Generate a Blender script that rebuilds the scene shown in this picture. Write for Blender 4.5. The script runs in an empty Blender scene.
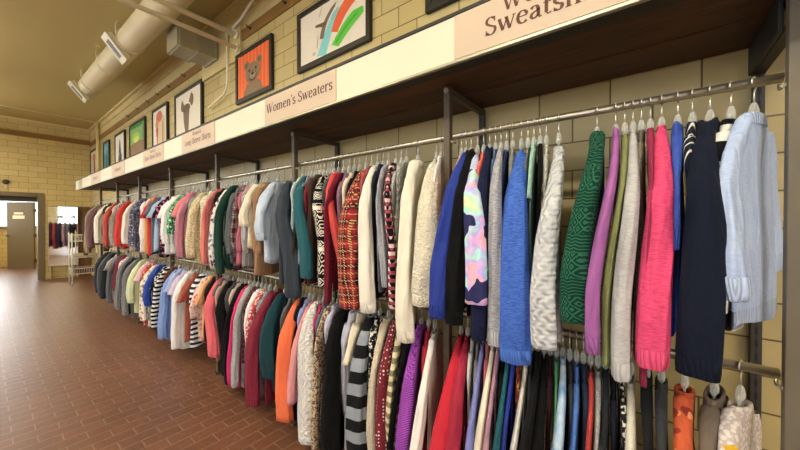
import bpy, bmesh, math, random
from math import pi, sin, cos, radians, exp
from mathutils import Vector, Matrix
random.seed(7)
S = bpy.context.scene
COL = S.collection
HC = 1.42                      # camera height (m)

# ------------------------------------------------------------------ helpers
def lin(c):
    if isinstance(c, str):
        c = c.lstrip('#'); c = [int(c[i:i+2], 16) for i in (0, 2, 4)]
    r = []
    for v in c[:3]:
        v = v/255.0
        r.append(v/12.92 if v <= .04045 else ((v+.055)/1.055)**2.4)
    return (r[0], r[1], r[2], 1.0)

def link_obj(name, me, mats=None, parent=None, loc=(0, 0, 0), rot=(0, 0, 0)):
    o = bpy.data.objects.new(name, me)
    COL.objects.link(o)
    if me is not None and mats is not None:
        for m in (mats if isinstance(mats, (list, tuple)) else [mats]):
            me.materials.append(m)
    o.location = loc; o.rotation_euler = rot
    if parent is not None: o.parent = parent
    return o

def tag(o, label, cat, group=None):
    o['label'] = label; o['category'] = cat
    if group: o['group'] = group
    return o

def thing(name, label, cat, loc=(0, 0, 0), rotz=0, group=None):
    o = link_obj(name, None, None, None, loc, (0, 0, rotz))
    o.empty_display_size = .05
    return tag(o, label, cat, group)

def struct(o):
    o['kind'] = 'structure'
    return o

class MB:
    """collects geometry for ONE mesh"""
    def __init__(s): s.v = []; s.f = []; s.mi = []; s.sm = []
    def add(s, vs, fs, mi=0, smooth=False):
        b = len(s.v); s.v += [tuple(p) for p in vs]
        for f in fs: s.f.append(tuple(b+i for i in f)); s.mi.append(mi); s.sm.append(smooth)
    def box(s, x0, x1, y0, y1, z0, z1, mi=0):
        vs = [(x, y, z) for x in (x0, x1) for y in (y0, y1) for z in (z0, z1)]
        fs = [(0, 1, 3, 2), (4, 6, 7, 5), (0, 4, 5, 1), (2, 3, 7, 6), (0, 2, 6, 4), (1, 5, 7, 3)]
        s.add(vs, fs, mi)
    def bbox(s, x0, x1, y0, y1, z0, z1, b=.004, mi=0):
        """box with chamfered edges"""
        bm = bmesh.new()
        bmesh.ops.create_cube(bm, size=1)
        for v in bm.verts:
            v.co = Vector(((x0+x1)/2+v.co.x*(x1-x0), (y0+y1)/2+v.co.y*(y1-y0), (z0+z1)/2+v.co.z*(z1-z0)))
        bmesh.ops.bevel(bm, geom=bm.edges[:], offset=b, segments=2, profile=.5, affect='EDGES')
        bm.verts.index_update()
        s.add([v.co for v in bm.verts], [[v.index for v in f.verts] for f in bm.faces], mi)
        bm.free()
    def tube(s, pts, r, seg=10, mi=0, caps=True, closed=False):
        pts = [Vector(p) for p in pts]; n = len(pts)
        rs = r if isinstance(r, (list, tuple)) else [r]*n
        rings = []; up = None
        for i, p in enumerate(pts):
            if closed: t = pts[(i+1) % n]-pts[i-1]
            else: t = pts[min(i+1, n-1)]-pts[max(i-1, 0)]
            t.normalize()
            if up is None:
                up = Vector((0, 0, 1)) if abs(t.z) < .9 else Vector((1, 0, 0))
            a = t.cross(up).normalized(); up = a.cross(t).normalized()
            rings.append([p+(a*cos(2*pi*k/seg)+up*sin(2*pi*k/seg))*rs[i] for k in range(seg)])
        vs = [q for R in rings for q in R]; fs = []
        m = n if closed else n-1
        for i in range(m):
            j = (i+1) % n
            for k in range(seg):
                l = (k+1) % seg
                fs.append((i*seg+k, i*seg+l, j*seg+l, j*seg+k))
        s.add(vs, fs, mi, True)
        if caps and not closed:
            s.add(rings[0], [tuple(range(seg))[::-1]], mi); s.add(rings[-1], [tuple(range(seg))], mi)
    def cyl(s, a, b, r, seg=12, mi=0): s.tube([a, b], r, seg, mi)
    def loft(s, rings, mi=0, cap0=False, cap1=False, closed=True):
        seg = len(rings[0]); vs = [q for R in rings for q in R]; fs = []
        for i in range(len(rings)-1):
            for k in range(seg if closed else seg-1):
                l = (k+1) % seg
                fs.append((i*seg+k, (i+1)*seg+k, (i+1)*seg+l, i*seg+l))
        s.add(vs, fs, mi, True)
        for flag, R, rev in ((cap0, rings[0], False), (cap1, rings[-1], True)):
            if flag:
                c = sum((Vector(q) for q in R), Vector())/seg
                f = [((k+1) % seg, k, seg) if not rev else (k, (k+1) % seg, seg) for k in range(seg)]
                s.add(list(R)+[c], f, mi, True)
    def poly(s, pts, mi=0): s.add(pts, [tuple(range(len(pts)))], mi)
    def mesh(s, name):
        me = bpy.data.meshes.new(name)
        me.from_pydata(s.v, [], s.f)
        me.polygons.foreach_set('material_index', s.mi)
        me.polygons.foreach_set('use_smooth', s.sm)
        bm = bmesh.new(); bm.from_mesh(me)
        bmesh.ops.remove_doubles(bm, verts=bm.verts[:], dist=1e-6)
        bmesh.ops.recalc_face_normals(bm, faces=bm.faces[:])
        bm.to_mesh(me); bm.free(); me.update()
        return me
    def build(s, name, mats, parent=None, loc=(0, 0, 0), rot=(0, 0, 0)):
        return link_obj(name, s.mesh(name), mats, parent, loc, rot)

# ------------------------------------------------------------------ materials
def new_mat(name, base=(.5, .5, .5, 1), rough=.6, metal=0.0, spec=.5):
    m = bpy.data.materials.new(name); m.use_nodes = True
    nt = m.node_tree; b = nt.nodes['Principled BSDF']
    b.inputs['Base Color'].default_value = base
    b.inputs['Roughness'].default_value = rough
    b.inputs['Metallic'].default_value = metal
    b.inputs['Specular IOR Level'].default_value = spec
    return m, nt, b

def N(nt, t, **kw):
    n = nt.nodes.new(t)
    for k, v in kw.items():
        if k.startswith('_'): setattr(n, k[1:], v)
        else:
            key = int(k[1:]) if k[0] == 'i' and k[1:].isdigit() else k.replace('_', ' ')
            if hasattr(v, 'is_output') or isinstance(v, bpy.types.NodeSocket): nt.links.new(v, n.inputs[key])
            else: n.inputs[key].default_value = v
    return n
def M(nt, op, a, b=0.0, c=0.0):
    n = nt.nodes.new('ShaderNodeMath'); n.operation = op
    for i, v in enumerate((a, b, c)):
        if isinstance(v, bpy.types.NodeSocket): nt.links.new(v, n.inputs[i])
        else: n.inputs[i].default_value = v
    return n.outputs[0]
def mixc(nt, f, a, b):
    n = nt.nodes.new('ShaderNodeMix'); n.data_type = 'RGBA'
    for i, v in ((0, f), (6, a), (7, b)):
        if isinstance(v, bpy.types.NodeSocket): nt.links.new(v, n.inputs[i])
        else: n.inputs[i].default_value = v
    return n.outputs[2]
def ramp(nt, f, stops, interp='LINEAR'):
    n = nt.nodes.new('ShaderNodeValToRGB'); nt.links.new(f, n.inputs[0])
    cr = n.color_ramp; cr.interpolation = interp
    while len(cr.elements) < len(stops): cr.elements.new(.5)
    for e, (p, c) in zip(cr.elements, stops): e.position = p; e.color = c
    return n.outputs[0]
def objco(nt):
    tc = N(nt, 'ShaderNodeTexCoord'); sp = N(nt, 'ShaderNodeSeparateXYZ', i0=tc.outputs['Object'])
    return tc.outputs['Object'], sp.outputs[0], sp.outputs[1], sp.outputs[2]
def bump(nt, b, h, strength=.3, dist=.01):
    n = N(nt, 'ShaderNodeBump', Strength=strength, Distance=dist, Height=h)
    nt.links.new(n.outputs[0], b.inputs['Normal'])

def simple(name, col, rough=.6, metal=0, noise=.08, scale=8, spec=.5, bmp=0):
    m, nt, b = new_mat(name, lin(col), rough, metal, spec)
    if noise:
        co, x, y, z = objco(nt)
        n = N(nt, 'ShaderNodeTexNoise', Vector=co, Scale=scale, Detail=4.0)
        c = lin(col); d = tuple(max(0, k*(1-2*noise)) for k in c[:3])+(1,)
        nt.links.new(mixc(nt, n.outputs[0], d, c), b.inputs['Base Color'])
        if bmp: bump(nt, b, n.outputs[0], bmp, .004)
    return m

def tile_mat(name, c1, c2, mortar, axis, ox, oz, w=.305, h=.1355, rough=.35, msize=.0035):
    """glazed structural tile in running bond; axis: which world axis runs along the wall"""
    m, nt, b = new_mat(name, lin(c1), rough)
    co, x, y, z = objco(nt)
    a = M(nt, 'ADD', (x if axis == 'x' else y), ox); zz = M(nt, 'ADD', z, oz)
    cb = N(nt, 'ShaderNodeCombineXYZ', X=a, Y=zz)
    br = N(nt, 'ShaderNodeTexBrick', Vector=cb.outputs[0], Scale=1.0, Mortar_Size=msize, Mortar_Smooth=.1,
           Bias=0.0, Brick_Width=w, Row_Height=h, Color1=lin(c1), Color2=lin(c2), Mortar=lin(mortar))
    br.offset = .5
    no = N(nt, 'ShaderNodeTexNoise', Vector=co, Scale=5.0, Detail=5.0)
    k = N(nt, 'ShaderNodeMapRange', Value=no.outputs[0], i3=.9, i4=1.06)
    mu = nt.nodes.new('ShaderNodeMix'); mu.data_type = 'RGBA'; mu.blend_type = 'MULTIPLY'
    mu.inputs[0].default_value = 1
    nt.links.new(br.outputs['Color'], mu.inputs[6]); nt.links.new(k.outputs[0], mu.inputs[7])
    nt.links.new(mu.outputs[2], b.inputs['Base Color'])
    hgt = M(nt, 'SUBTRACT', 1.0, br.outputs['Fac'])
    bump(nt, b, hgt, .5, .003)
    return m

def floor_mat():
    m, nt, b = new_mat('quarry_brick_paving', lin('8a5238'), .38, 0, .8)
    co, x, y, z = objco(nt)
    cb = N(nt, 'ShaderNodeCombineXYZ', X=x, Y=y)
    br = N(nt, 'ShaderNodeTexBrick', Vector=cb.outputs[0], Scale=1.0, Mortar_Size=.0045, Mortar_Smooth=.15, Bias=-.1,
           Brick_Width=.205, Row_Height=.1, Color1=lin('754c36'), Color2=lin('684330'), Mortar=lin('856854'))
    br.offset = .5
    no = N(nt, 'ShaderNodeTexNoise', Vector=co, Scale=2.2, Detail=6.0)
    no2 = N(nt, 'ShaderNodeTexNoise', Vector=co, Scale=30.0, Detail=3.0)
    k = N(nt, 'ShaderNodeMapRange', Value=no.outputs[0], i3=.82, i4=1.12)
    mu = nt.nodes.new('ShaderNodeMix'); mu.data_type = 'RGBA'; mu.blend_type = 'MULTIPLY'
    mu.inputs[0].default_value = 1
    nt.links.new(br.outputs['Color'], mu.inputs[6]); nt.links.new(k.outputs[0], mu.inputs[7])
    nt.links.new(mu.outputs[2], b.inputs['Base Color'])
    r = N(nt, 'ShaderNodeMapRange', Value=no2.outputs[0], i3=.28, i4=.5)
    nt.links.new(r.outputs[0], b.inputs['Roughness'])
    bump(nt, b, M(nt, 'SUBTRACT', no2.outputs[0], M(nt, 'MULTIPLY', br.outputs['Fac'], 1.2)), .35, .003)
    return m

def wood_mat(name, c1, c2, axis='y', rough=.6):
    m, nt, b = new_mat(name, lin(c1), rough)
    co, x, y, z = objco(nt)
    sc = {'y': (9, .8, 9), 'z': (9, 9, .8), 'x': (.8, 9, 9)}[axis]
    mp = N(nt, 'ShaderNodeMapping', Vector=co, Scale=sc)
    n = N(nt, 'ShaderNodeTexNoise', Vector=mp.outputs[0], Scale=2.5, Detail=8.0, Distortion=1.2)
    nt.links.new(ramp(nt, n.outputs[0], [(.3, lin(c2)), (.7, lin(c1))]), b.inputs['Base Color'])
    bump(nt, b, n.outputs[0], .15, .004)
    return m

FAB = {}
def desat(c, k=.1, d=.93):
    g = .3*c[0]+.6*c[1]+.1*c[2]
    d *= min(1, .72+.28*g/.10)
    return tuple((v+(g-v)*k)*d for v in c[:3])+(1,)
def fabric(pat, cols, rough=.92):
    key = (pat,)+tuple(cols)
    if key in FAB: return FAB[key]
    c = [desat(lin(k)) for k in cols]
    while len(c) < 2: c.append(tuple(k*.72 for k in c[0][:3])+(1,))
    m, nt, b = new_mat('fabric_'+pat, c[0], rough, 0, .08)
    b.inputs['Sheen Weight'].default_value = .02
    co, x, y, z = objco(nt)
    s = M(nt, 'ADD', x, M(nt, 'MULTIPLY', y, .8))          # runs across the cloth
    weave = N(nt, 'ShaderNodeTexNoise', Vector=co, Scale=380.0, Detail=2.0).outputs[0]
    soft = N(nt, 'ShaderNodeTexNoise', Vector=co, Scale=14.0, Detail=5.0).outputs[0]
    h = weave; bs = .12; bd = .004
    out = None
    def fr(v, f, o=0.0): return M(nt, 'FRACT', M(nt, 'MULTIPLY_ADD', v, f, o))
    def gt(a, t): return M(nt, 'GREATER_THAN', a, t)
    if pat == 'solid': out = c[0]
    elif pat in ('heather', 'marl'):
        mp = N(nt, 'ShaderNodeMapping', Vector=co, Scale=(60, 60, 300) if pat == 'heather' else (260, 260, 120))
        n = N(nt, 'ShaderNodeTexNoise', Vector=mp.outputs[0], Scale=1.0, Detail=3.0)
        out = ramp(nt, n.outputs[0], [(.36, c[1]), (.64, c[0])])
    elif pat == 'stripe': out = mixc(nt, gt(fr(z, 22.0), .5), c[0], c[1])
    elif pat == 'widestripe': out = mixc(nt, gt(fr(z, 8.5), .5), c[0], c[1])
    elif pat == 'finestripe': out = mixc(nt, gt(fr(z, 70.0), .55), c[0], c[1])
    elif pat == 'vstripe': out = mixc(nt, gt(fr(s, 45.0), .78), c[0], c[1])
    elif pat == 'plaid':
        f1 = gt(fr(z, 13.0), .55); f2 = gt(fr(s, 22.0), .55)
        o1 = mixc(nt, M(nt, 'MULTIPLY', M(nt, 'ADD', f1, f2), .5), c[0], c[1])
        l = M(nt, 'MAXIMUM', gt(fr(z, 26.0, .3), .8), gt(fr(s, 44.0, .3), .78))
        dash = gt(fr(M(nt, 'ADD', z, s), 75.0), .5)
        out = mixc(nt, M(nt, 'MULTIPLY', l, dash), o1, c[2] if len(c) > 2 else c[1])
    elif pat == 'hound':
        a = gt(fr(M(nt, 'ADD', s, M(nt, 'MULTIPLY', fr(z, 28.0), .012)), 32.0), .5); bb = gt(fr(z, 28.0), .5)
        out = mixc(nt, M(nt, 'ABSOLUTE', M(nt, 'SUBTRACT', a, bb)), c[0], c[1])
        out = mixc(nt, M(nt, 'MULTIPLY', a, bb), out, c[2] if len(c) > 2 else c[1])
    elif pat in ('floral', 'print', 'dots', 'leopard'):
        sc, th = {'floral': (30, .42), 'print': (55, .45), 'dots': (60, .28), 'leopard': (70, .5)}[pat]
        nz = N(nt, 'ShaderNodeTexNoise', Vector=co, Scale=sc*.7, Detail=2.0)
        mx = N(nt, 'ShaderNodeMix', _data_type='VECTOR', i0=.04 if pat != 'dots' else 0.0, i4=co, i5=nz.outputs['Color'])
        vo = N(nt, 'ShaderNodeTexVoronoi', Vector=mx.outputs[1], Scale=float(sc), Randomness=1.0 if pat != 'dots' else .25)
        f = M(nt, 'LESS_THAN', vo.outputs['Distance'], th)
        alt = gt(N(nt, 'ShaderNodeSeparateColor', i0=vo.outputs['Color']).outputs[0], .55)
        out = mixc(nt, f, c[0], mixc(nt, alt, c[1], c[2] if len(c) > 2 else c[1]))
    elif pat == 'tiedye' and len(c) > 5:
        n = N(nt, 'ShaderNodeTexNoise', Vector=co, Scale=11.0, Detail=2.0, Distortion=.3)
        n2 = N(nt, 'ShaderNodeTexNoise', Vector=co, Scale=17.0, Detail=3.0)
        cc = N(nt, 'ShaderNodeCombineColor', _mode='HSV', i0=M(nt, 'FRACT', M(nt, 'MULTIPLY_ADD', n.outputs[0], 2.2, .48)), i1=.48, i2=.80)
        out = mixc(nt, M(nt, 'MULTIPLY_ADD', n2.outputs[0], 2.4, -.95), cc.outputs[0], c[1])
        out = mixc(nt, M(nt, 'GREATER_THAN', N(nt, 'ShaderNodeTexNoise', Vector=co, Scale=8.0).outputs[0], .57), out, c[5])
    elif pat == 'tiedye':
        n = N(nt, 'ShaderNodeTexNoise', Vector=co, Scale=9.0, Detail=3.0, Distortion=.3)
        k = len(c); out = ramp(nt, n.outputs[0], [(.26+.5*i/(k-1), c[i]) for i in range(k)])
    elif pat == 'nordic':
        band = fr(z, 7.4); row = gt(band, .42)
        tri = M(nt, 'PINGPONG', s, .014)
        zz = M(nt, 'PINGPONG', z, .019)
        dia = M(nt, 'PINGPONG', M(nt, 'ADD', M(nt, 'MULTIPLY', tri, 1.4), zz), .007)
        f1 = gt(dia, .0042)
        f2 = gt(M(nt, 'PINGPONG', M(nt, 'ADD', M(nt, 'MULTIPLY', tri, .4), z), .005), .0034)
        f = M(nt, 'ADD', M(nt, 'MULTIPLY', row, f1), M(nt, 'MULTIPLY', M(nt, 'SUBTRACT', 1.0, row), f2))
        out = mixc(nt, f, c[0], c[1])
    elif pat == 'aztec':
        band = fr(z, 4.2); row = gt(band, .45); row2 = gt(band, .9)
        tri = M(nt, 'PINGPONG', s, .021); zz = M(nt, 'PINGPONG', z, .036)
        f1 = gt(M(nt, 'PINGPONG', M(nt, 'ADD', M(nt, 'MULTIPLY', tri, 1.5), zz), .013), .0085)
        f2 = M(nt, 'MULTIPLY', gt(M(nt, 'PINGPONG', M(nt, 'SUBTRACT', M(nt, 'MULTIPLY', tri, 1.2), zz), .009), .0045), gt(zz, .012))
        f = M(nt, 'ADD', M(nt, 'MULTIPLY', row, f1), M(nt, 'MULTIPLY', M(nt, 'SUBTRACT', 1.0, row), f2))
        f = M(nt, 'MAXIMUM', f, row2)
        out = mixc(nt, f, c[0], c[1])
    elif pat == 'zigzag':
        tri = M(nt, 'PINGPONG', s, .009)
        out = mixc(nt, gt(fr(M(nt, 'ADD', z, tri), 95.0), .6), c[0], c[1])
    elif pat == 'cable':
        w1 = M(nt, 'SINE', M(nt, 'ADD', M(nt, 'MULTIPLY', s, 260.0), M(nt, 'MULTIPLY', M(nt, 'SINE', M(nt, 'MULTIPLY', z, 150.0)), 1.1)))
        w2 = M(nt, 'SINE', M(nt, 'MULTIPLY', z, 420.0))
        h = M(nt, 'ADD', M(nt, 'MULTIPLY', w1, .8), M(nt, 'MULTIPLY', w2, .12)); bs = .7; bd = .006
        out = mixc(nt, N(nt, 'ShaderNodeTexNoise', Vector=co, Scale=160.0, Detail=3.0).outputs[0], c[1], c[0])
    elif pat == 'rib':
        h = M(nt, 'SINE', M(nt, 'MULTIPLY', s, 700.0)); bs = .5; bd = .004
        out = mixc(nt, gt(h, -.5), c[1], c[0])
    elif pat == 'sherpa':
        vo = N(nt, 'ShaderNodeTexVoronoi', Vector=co, Scale=110.0)
        h = vo.outputs['Distance']; bs = .9; bd = .006
        out = mixc(nt, vo.outputs['Distance'], c[0], c[1])
    elif pat == 'lace':
        vo = N(nt, 'ShaderNodeTexVoronoi', Vector=co, Scale=75.0)
        h = vo.outputs['Distance']; bs = .5; bd = .004
        out = mixc(nt, gt(vo.outputs['Distance'], .5), c[0], c[1])
    if isinstance(out, bpy.types.NodeSocket):
        pass
    else:
        out = mixc(nt, soft, tuple(k*.93 for k in out[:3])+(1,), tuple(min(1, k*1.05) for k in out[:3])+(1,))
    nt.links.new(out, b.inputs['Base Color'])
    crease = N(nt, 'ShaderNodeTexNoise', Vector=N(nt, 'ShaderNodeMapping', Vector=co, Scale=(13, 13, 4)).outputs[0], Scale=1.0, Detail=3.0, Distortion=.6).outputs[0]
    b1 = N(nt, 'ShaderNodeBump', Strength=.6, Distance=.045, Height=crease)
    b2 = N(nt, 'ShaderNodeBump', Strength=bs, Distance=bd, Height=h, Normal=b1.outputs[0])
    nt.links.new(b2.outputs[0], b.inputs['Normal'])
    FAB[key] = m
    return m

def glass_mat(name, opacity=.1):
    m = bpy.data.materials.new(name); m.use_nodes = True; nt = m.node_tree
    nt.nodes.clear()
    tr = N(nt, 'ShaderNodeBsdfTransparent', Color=(.97, .98, .97, 1))
    gl = N(nt, 'ShaderNodeBsdfGlossy', Color=(1, 1, 1, 1), Roughness=.05)
    mx = N(nt, 'ShaderNodeMixShader', i0=opacity, i1=tr.outputs[0], i2=gl.outputs[0])
    o = N(nt, 'ShaderNodeOutputMaterial', Surface=mx.outputs[0])
    return m
def clear_plastic():
    m = bpy.data.materials.new('clear_hanger_plastic'); m.use_nodes = True; nt = m.node_tree
    nt.nodes.clear()
    tr = N(nt, 'ShaderNodeBsdfTransparent', Color=(.95, .96, .95, 1))
    p = N(nt, 'ShaderNodeBsdfPrincipled', Base_Color=lin('dfe0da'), Roughness=.12)
    p.inputs['Specular IOR Level'].default_value = .9
    fr = N(nt, 'ShaderNodeLayerWeight', Blend=.45)
    k = N(nt, 'ShaderNodeMapRange', Value=fr.outputs['Facing'], i3=.3, i4=.9)
    mx = N(nt, 'ShaderNodeMixShader', i0=k.outputs[0], i1=tr.outputs[0], i2=p.outputs[0])
    N(nt, 'ShaderNodeOutputMaterial', Surface=mx.outputs[0])
    return m

MT = {
 'tile_r': tile_mat('glazed_tile_yellow', 'c8b784', 'bfad78', '6a5a34', 'y', -.301+.1525+.305*40, -1.531+.1355*40, ),
 'tile_e': tile_mat('glazed_tile_end', 'd0bd82', 'c7b176', '867345', 'x', .1+.305*40, -1.531+.1355*40),
 'plaster': simple('cream_plaster', 'd0bd85', .7, 0, .05, 3),
 'ceil': simple('tan_ceiling_paint', 'c3b478', .55, 0, .06, 1.2),
 'band': simple('brown_band_paint', '8e6a2e', .6, 0, .1, 4),
 'floor': floor_mat(),
 'trim': simple('cream_trim_paint', 'd9c88f', .5, 0, .05, 4),
 'steel': simple('rack_bronze_steel', '55493a', .5, .1, .12, 12),
 'steel2': simple('upright_grey_paint', '6b6355', .55, .05, .12, 9),
 'standard': simple('wall_standard_grey', '4a4740', .5, .4, .08, 14),
 'black': simple('black_paint', '15130f', .55, 0, .1, 10),
 'chrome': simple('brushed_chrome', 'b4ac9a', .34, .9, .04, 20),
 'hook': simple('hook_wire', 'd2cfc6', .3, .7, .02, 20),
 'plastic': clear_plastic(),
 'plank': wood_mat('stained_plank', '5a3218', '331b0c'),
 'darkbeam': wood_mat('dark_beam', '2b271d', '1c1812'),
 'white': simple('white_board', 'dad2bd', .5, 0, .02, 3),
 'alu': simple('aluminium_edge', 'b3ae96', .4, .6, .04, 6),
 'sign': simple('tan_sign_card', 'c6b29d', .6, 0, .04, 5),
 'ink': simple('brown_ink', '5b3527', .7, 0, .0),
 'ink2': simple('maroon_ink', '4a1f24', .7, 0, .0),
 'ink3': simple('faded_ink', '7d5040', .7, 0, .0),
 'frame': simple('black_frame', '1e1b14', .45, 0, .1, 14),
 'galv': simple('galvanised_sheet', 'b0ab92', .4, .25, .12, 9),
 'pipe': simple('cream_pipe_paint', 'f3ecd2', .4, 0, .04, 5),
 'duct': simple('white_duct_wrap', 'e2d6ae', .55, 0, .05, 5),
 'grille': simple('grey_grille', '6c6855', .5, 0, .05, 9),
 'register': simple('register_white', 'e2d9bd', .45, 0, .03, 9),
 'doorframe': simple('taupe_door_frame', '75664c', .45, 0, .06, 6),
 'doorleaf': simple('taupe_door', '6c5e47', .5, 0, .06, 4),
 'darkhead': simple('door_header', '3f382c', .6, 0, .08, 6),
 'paper': simple('white_paper', 'efeadb', .7, 0, .02, 6),
 'wirewhite': simple('white_wire', 'dcd8ca', .45, 0, .04, 9),
 'woodpanel': wood_mat('brown_wood_panel', '7a5532', '5a3c20', 'z'),
 'brass': simple('brass_hinge', '5c4d2c', .4, .7, .05, 9),
 'mirror': new_mat('mirror_silver', (.88, .89, .87, 1), .03, 1.0)[0],
 'mirrorframe': simple('mirror_edge', 'b7ab8a', .4, .3, .05, 9),
 'glass': glass_mat('window_glass'),
 'winframe': simple('window_frame_paint', '7d7460', .5, 0, .05, 9),
 'lampwhite': simple('lamp_housing', 'e6e2d6', .5, 0, .03, 9),
 'button': simple('white_button', 'e8e4da', .4, 0, 0),
 'yellowtag': simple('yellow_tag_card', 'd6a92c', .6, 0, .05, 30),
 'fold': fabric('finestripe', ['cdbd9a', 'b9a780']),
}

# ------------------------------------------------------------------ camera
cam = bpy.data.cameras.new('camera'); co = bpy.data.objects.new('camera', cam); COL.objects.link(co)
co.location = (0, 0, HC)
YAW, F = radians(52.2), 323.0
cam.sensor_width = 36; cam.lens = F/800*36; cam.clip_start = .02; cam.clip_end = 200
co.rotation_euler = (radians(90-.62), 0, -YAW)
S.camera = co

# photo-space measurements turned into positions on planes of known distance
XW, XP, XR, XF = 1.749, 1.342, 1.372, 1.13
TN, CC = math.tan(YAW), cos(YAW)
def y_at(px, X):                       # along-wall position of what shows at column px, on plane X
    return F*X/CC**2/(px+17)-X*TN
def z_at(px, py, X): return HC+(221.5-py)/(px+17)*X/CC
YEND, YBACK, XLEFT, ZC = 11.7, -5.0, -7.0, 3.83

# ------------------------------------------------------------------ the room
def wall(name, boxes, mat):
    b = MB()
    for q in boxes: b.box(*q)
    return struct(b.build(name, mat))
wall('floor', [(XLEFT-.2, XW+.2, YBACK-.2, 16.4, -.1, 0)], MT['floor'])
wall('ceiling', [(XLEFT-.2, XW+.2, YBACK-.2, YEND+.2, ZC, ZC+.15)], MT['ceil'])
ZB0, ZB1 = 3.385, 3.50
wall('wall_right', [(XW, XW+.2, YBACK, YEND+.2, 0, ZB0)], MT['tile_r'])
wall('wall_right_upper', [(XW, XW+.2, YBACK, YEND+.2, ZB1, ZC)], MT['plaster'])
b = MB(); b.box(XW-.012, XW+.2, YBACK, 3.53, ZB0, ZB1); b.box(XW-.012, XW+.2, 4.52, YEND, ZB0, ZB1)
struct(b.build('trim_1', MT['band']))
# cream boxed-in stretch of wall where the pipes go in
b = MB(); b.bbox(XW-.03, XW+.15, 3.53, 4.52, 3.20, ZC, .004); struct(b.build('trim_2', MT['plaster']))
# cove along the right wall and ceiling, and a bead line on the upper wall
b = MB(); b.box(XW-.05, XW, YBACK, YEND, ZC-.035, ZC); b.box(XW-.02, XW, YBACK, 3.5, 3.66, 3.685); b.box(XW-.02, XW, 4.55, YEND, 3.66, 3.685)
struct(b.build('trim_3', MT['trim']))
# end wall with its doorway
DX0, DX1, DZ = -.55, .86, 2.06
wall('wall_end', [(XLEFT, -5.2, YEND, YEND+.2, 0, 3.42), (-5.2, -2.0, YEND, YEND+.2, 0, 1.1), (-5.2, -2.0, YEND, YEND+.2, 2.7, 3.42),
                  (-2.0, DX0, YEND, YEND+.2, 0, 3.42),
                  (DX1, XW, YEND, YEND+.2, 0, 3.42), (DX0, DX1, YEND, YEND+.2, DZ, 3.42)], MT['tile_e'])
wall('wall_end_upper', [(XLEFT, XW, YEND, YEND+.2, 3.545, ZC)], MT['tile_e'])
b = MB(); b.box(XLEFT, XW-.012, YEND-.014, YEND+.2, 3.42, 3.545); struct(b.build('trim_4', MT['band']))
b = MB(); b.box(XLEFT, XW-.05, YEND-.05, YEND, ZC-.03, ZC); struct(b.build('trim_5', MT['trim']))
# window in the end wall, beyond the frame of the picture
b = MB()
for x0, x1 in ((-5.2, -5.14), (-3.63, -3.57), (-2.06, -2.0)): b.box(x0, x1, YEND+.02, YEND+.1, 1.1, 2.7)
b.box(-5.14, -2.06, YEND+.02, YEND+.1, 1.1, 1.16); b.box(-5.14, -2.06, YEND+.02, YEND+.1, 2.64, 2.7)
struct(b.build('window_2', MT['winframe']))
# left wall with tall windows (behind the photographer's left shoulder) and back wall
WL = [(-3.2, -.6), (.6, 3.2), (4.4, 7.0), (8.2, 10.8)]
bx = [(XLEFT-.2, XLEFT, YBACK, YEND+.2, 0, 1.0), (XLEFT-.2, XLEFT, YBACK, YEND+.2, 3.2, ZC)]
prev = YBACK
for y0, y1 in WL: bx.append((XLEFT-.2, XLEFT, prev, y0, 1.0, 3.2)); prev = y1
bx.append((XLEFT-.2, XLEFT, prev, YEND+.2, 1.0, 3.2))
wall('wall_left', bx, MT['tile_r'])
wall('wall_back', [(XLEFT, -5.2, YBACK-.2, YBACK, 0, ZC), (-.6, XW, YBACK-.2, YBACK, 0, ZC), (-5.2, -2.9, YBACK-.2, YBACK, 0, ZC), (-2.9, -.6, YBACK-.2, YBACK, 0, 1.0), (-2.9, -.6, YBACK-.2, YBACK, 2.9, ZC)], MT['tile_e'])
b = MB()
for x0 in (-2.9, -1.78, -.66): b.box(x0, x0+.06, YBACK-.12, YBACK-.05, 1.0, 2.9)
b.box(-2.9, -.6, YBACK-.12, YBACK-.05, 1.0, 1.05); b.box(-2.9, -.6, YBACK-.12, YBACK-.05, 2.85, 2.9)
struct(b.build('window_7', MT['winframe']))
for i, (y0, y1) in enumerate(WL):
    b = MB()
    for k in range(3):
        y = y0+(y1-y0)*k/2; b.box(XLEFT-.12, XLEFT-.05, max(y0, y-.03), min(y1, y+.03), 1.0, 3.2)
    b.box(XLEFT-.12, XLEFT-.05, y0, y1, 1.0, 1.05); b.box(XLEFT-.12, XLEFT-.05, y0, y1, 3.15, 3.2); b.box(XLEFT-.12, XLEFT-.05, y0, y1, 2.2, 2.24)
    struct(b.build('window_%d' % (i+3), MT['winframe']))

# vestibule beyond the doorway
YV = 15.9
wall('wall_vestibule_end', [(-2.2, 1.8, YV, YV+.2, 0, 1.23), (-2.2, -1.9, YV, YV+.2, 1.23, 2.5), (1.35, 1.8, YV, YV+.2, 1.23, 2.5), (-2.2, 1.8, YV, YV+.2, 2.5, 2.7)], MT['tile_e'])
wall('wall_vestibule_left', [(-2.4, -2.2, YEND+.2, YV+.2, 0, 2.7)], MT['tile_e'])
wall('wall_vestibule_right', [(1.749, 1.949, YEND+.2, YV+.2, 0, 2.7)], MT['tile_e'])
wall('ceiling_vestibule', [(-2.4, 1.95, YEND+.2, YV+.2, 2.7, 2.8)], MT['ceil'])
b = MB()
for x in (-1.9, -.85, .2, 1.31): b.box(x, x+.04, YV+.03, YV+.09, 1.23, 2.5)
b.box(-1.9, 1.35, YV+.03, YV+.09, 1.23, 1.27); b.box(-1.9, 1.35, YV+.03, YV+.09, 2.46, 2.5)
b.box(-1.95, 1.4, YV-.05, YV+.02, 1.19, 1.23)
w1 = struct(b.build('window_1', MT['winframe']))
b = MB(); b.box(-1.86, 1.31, YV+.055, YV+.061, 1.27, 2.46); b.build('window_pane', MT['glass'], w1)
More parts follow.
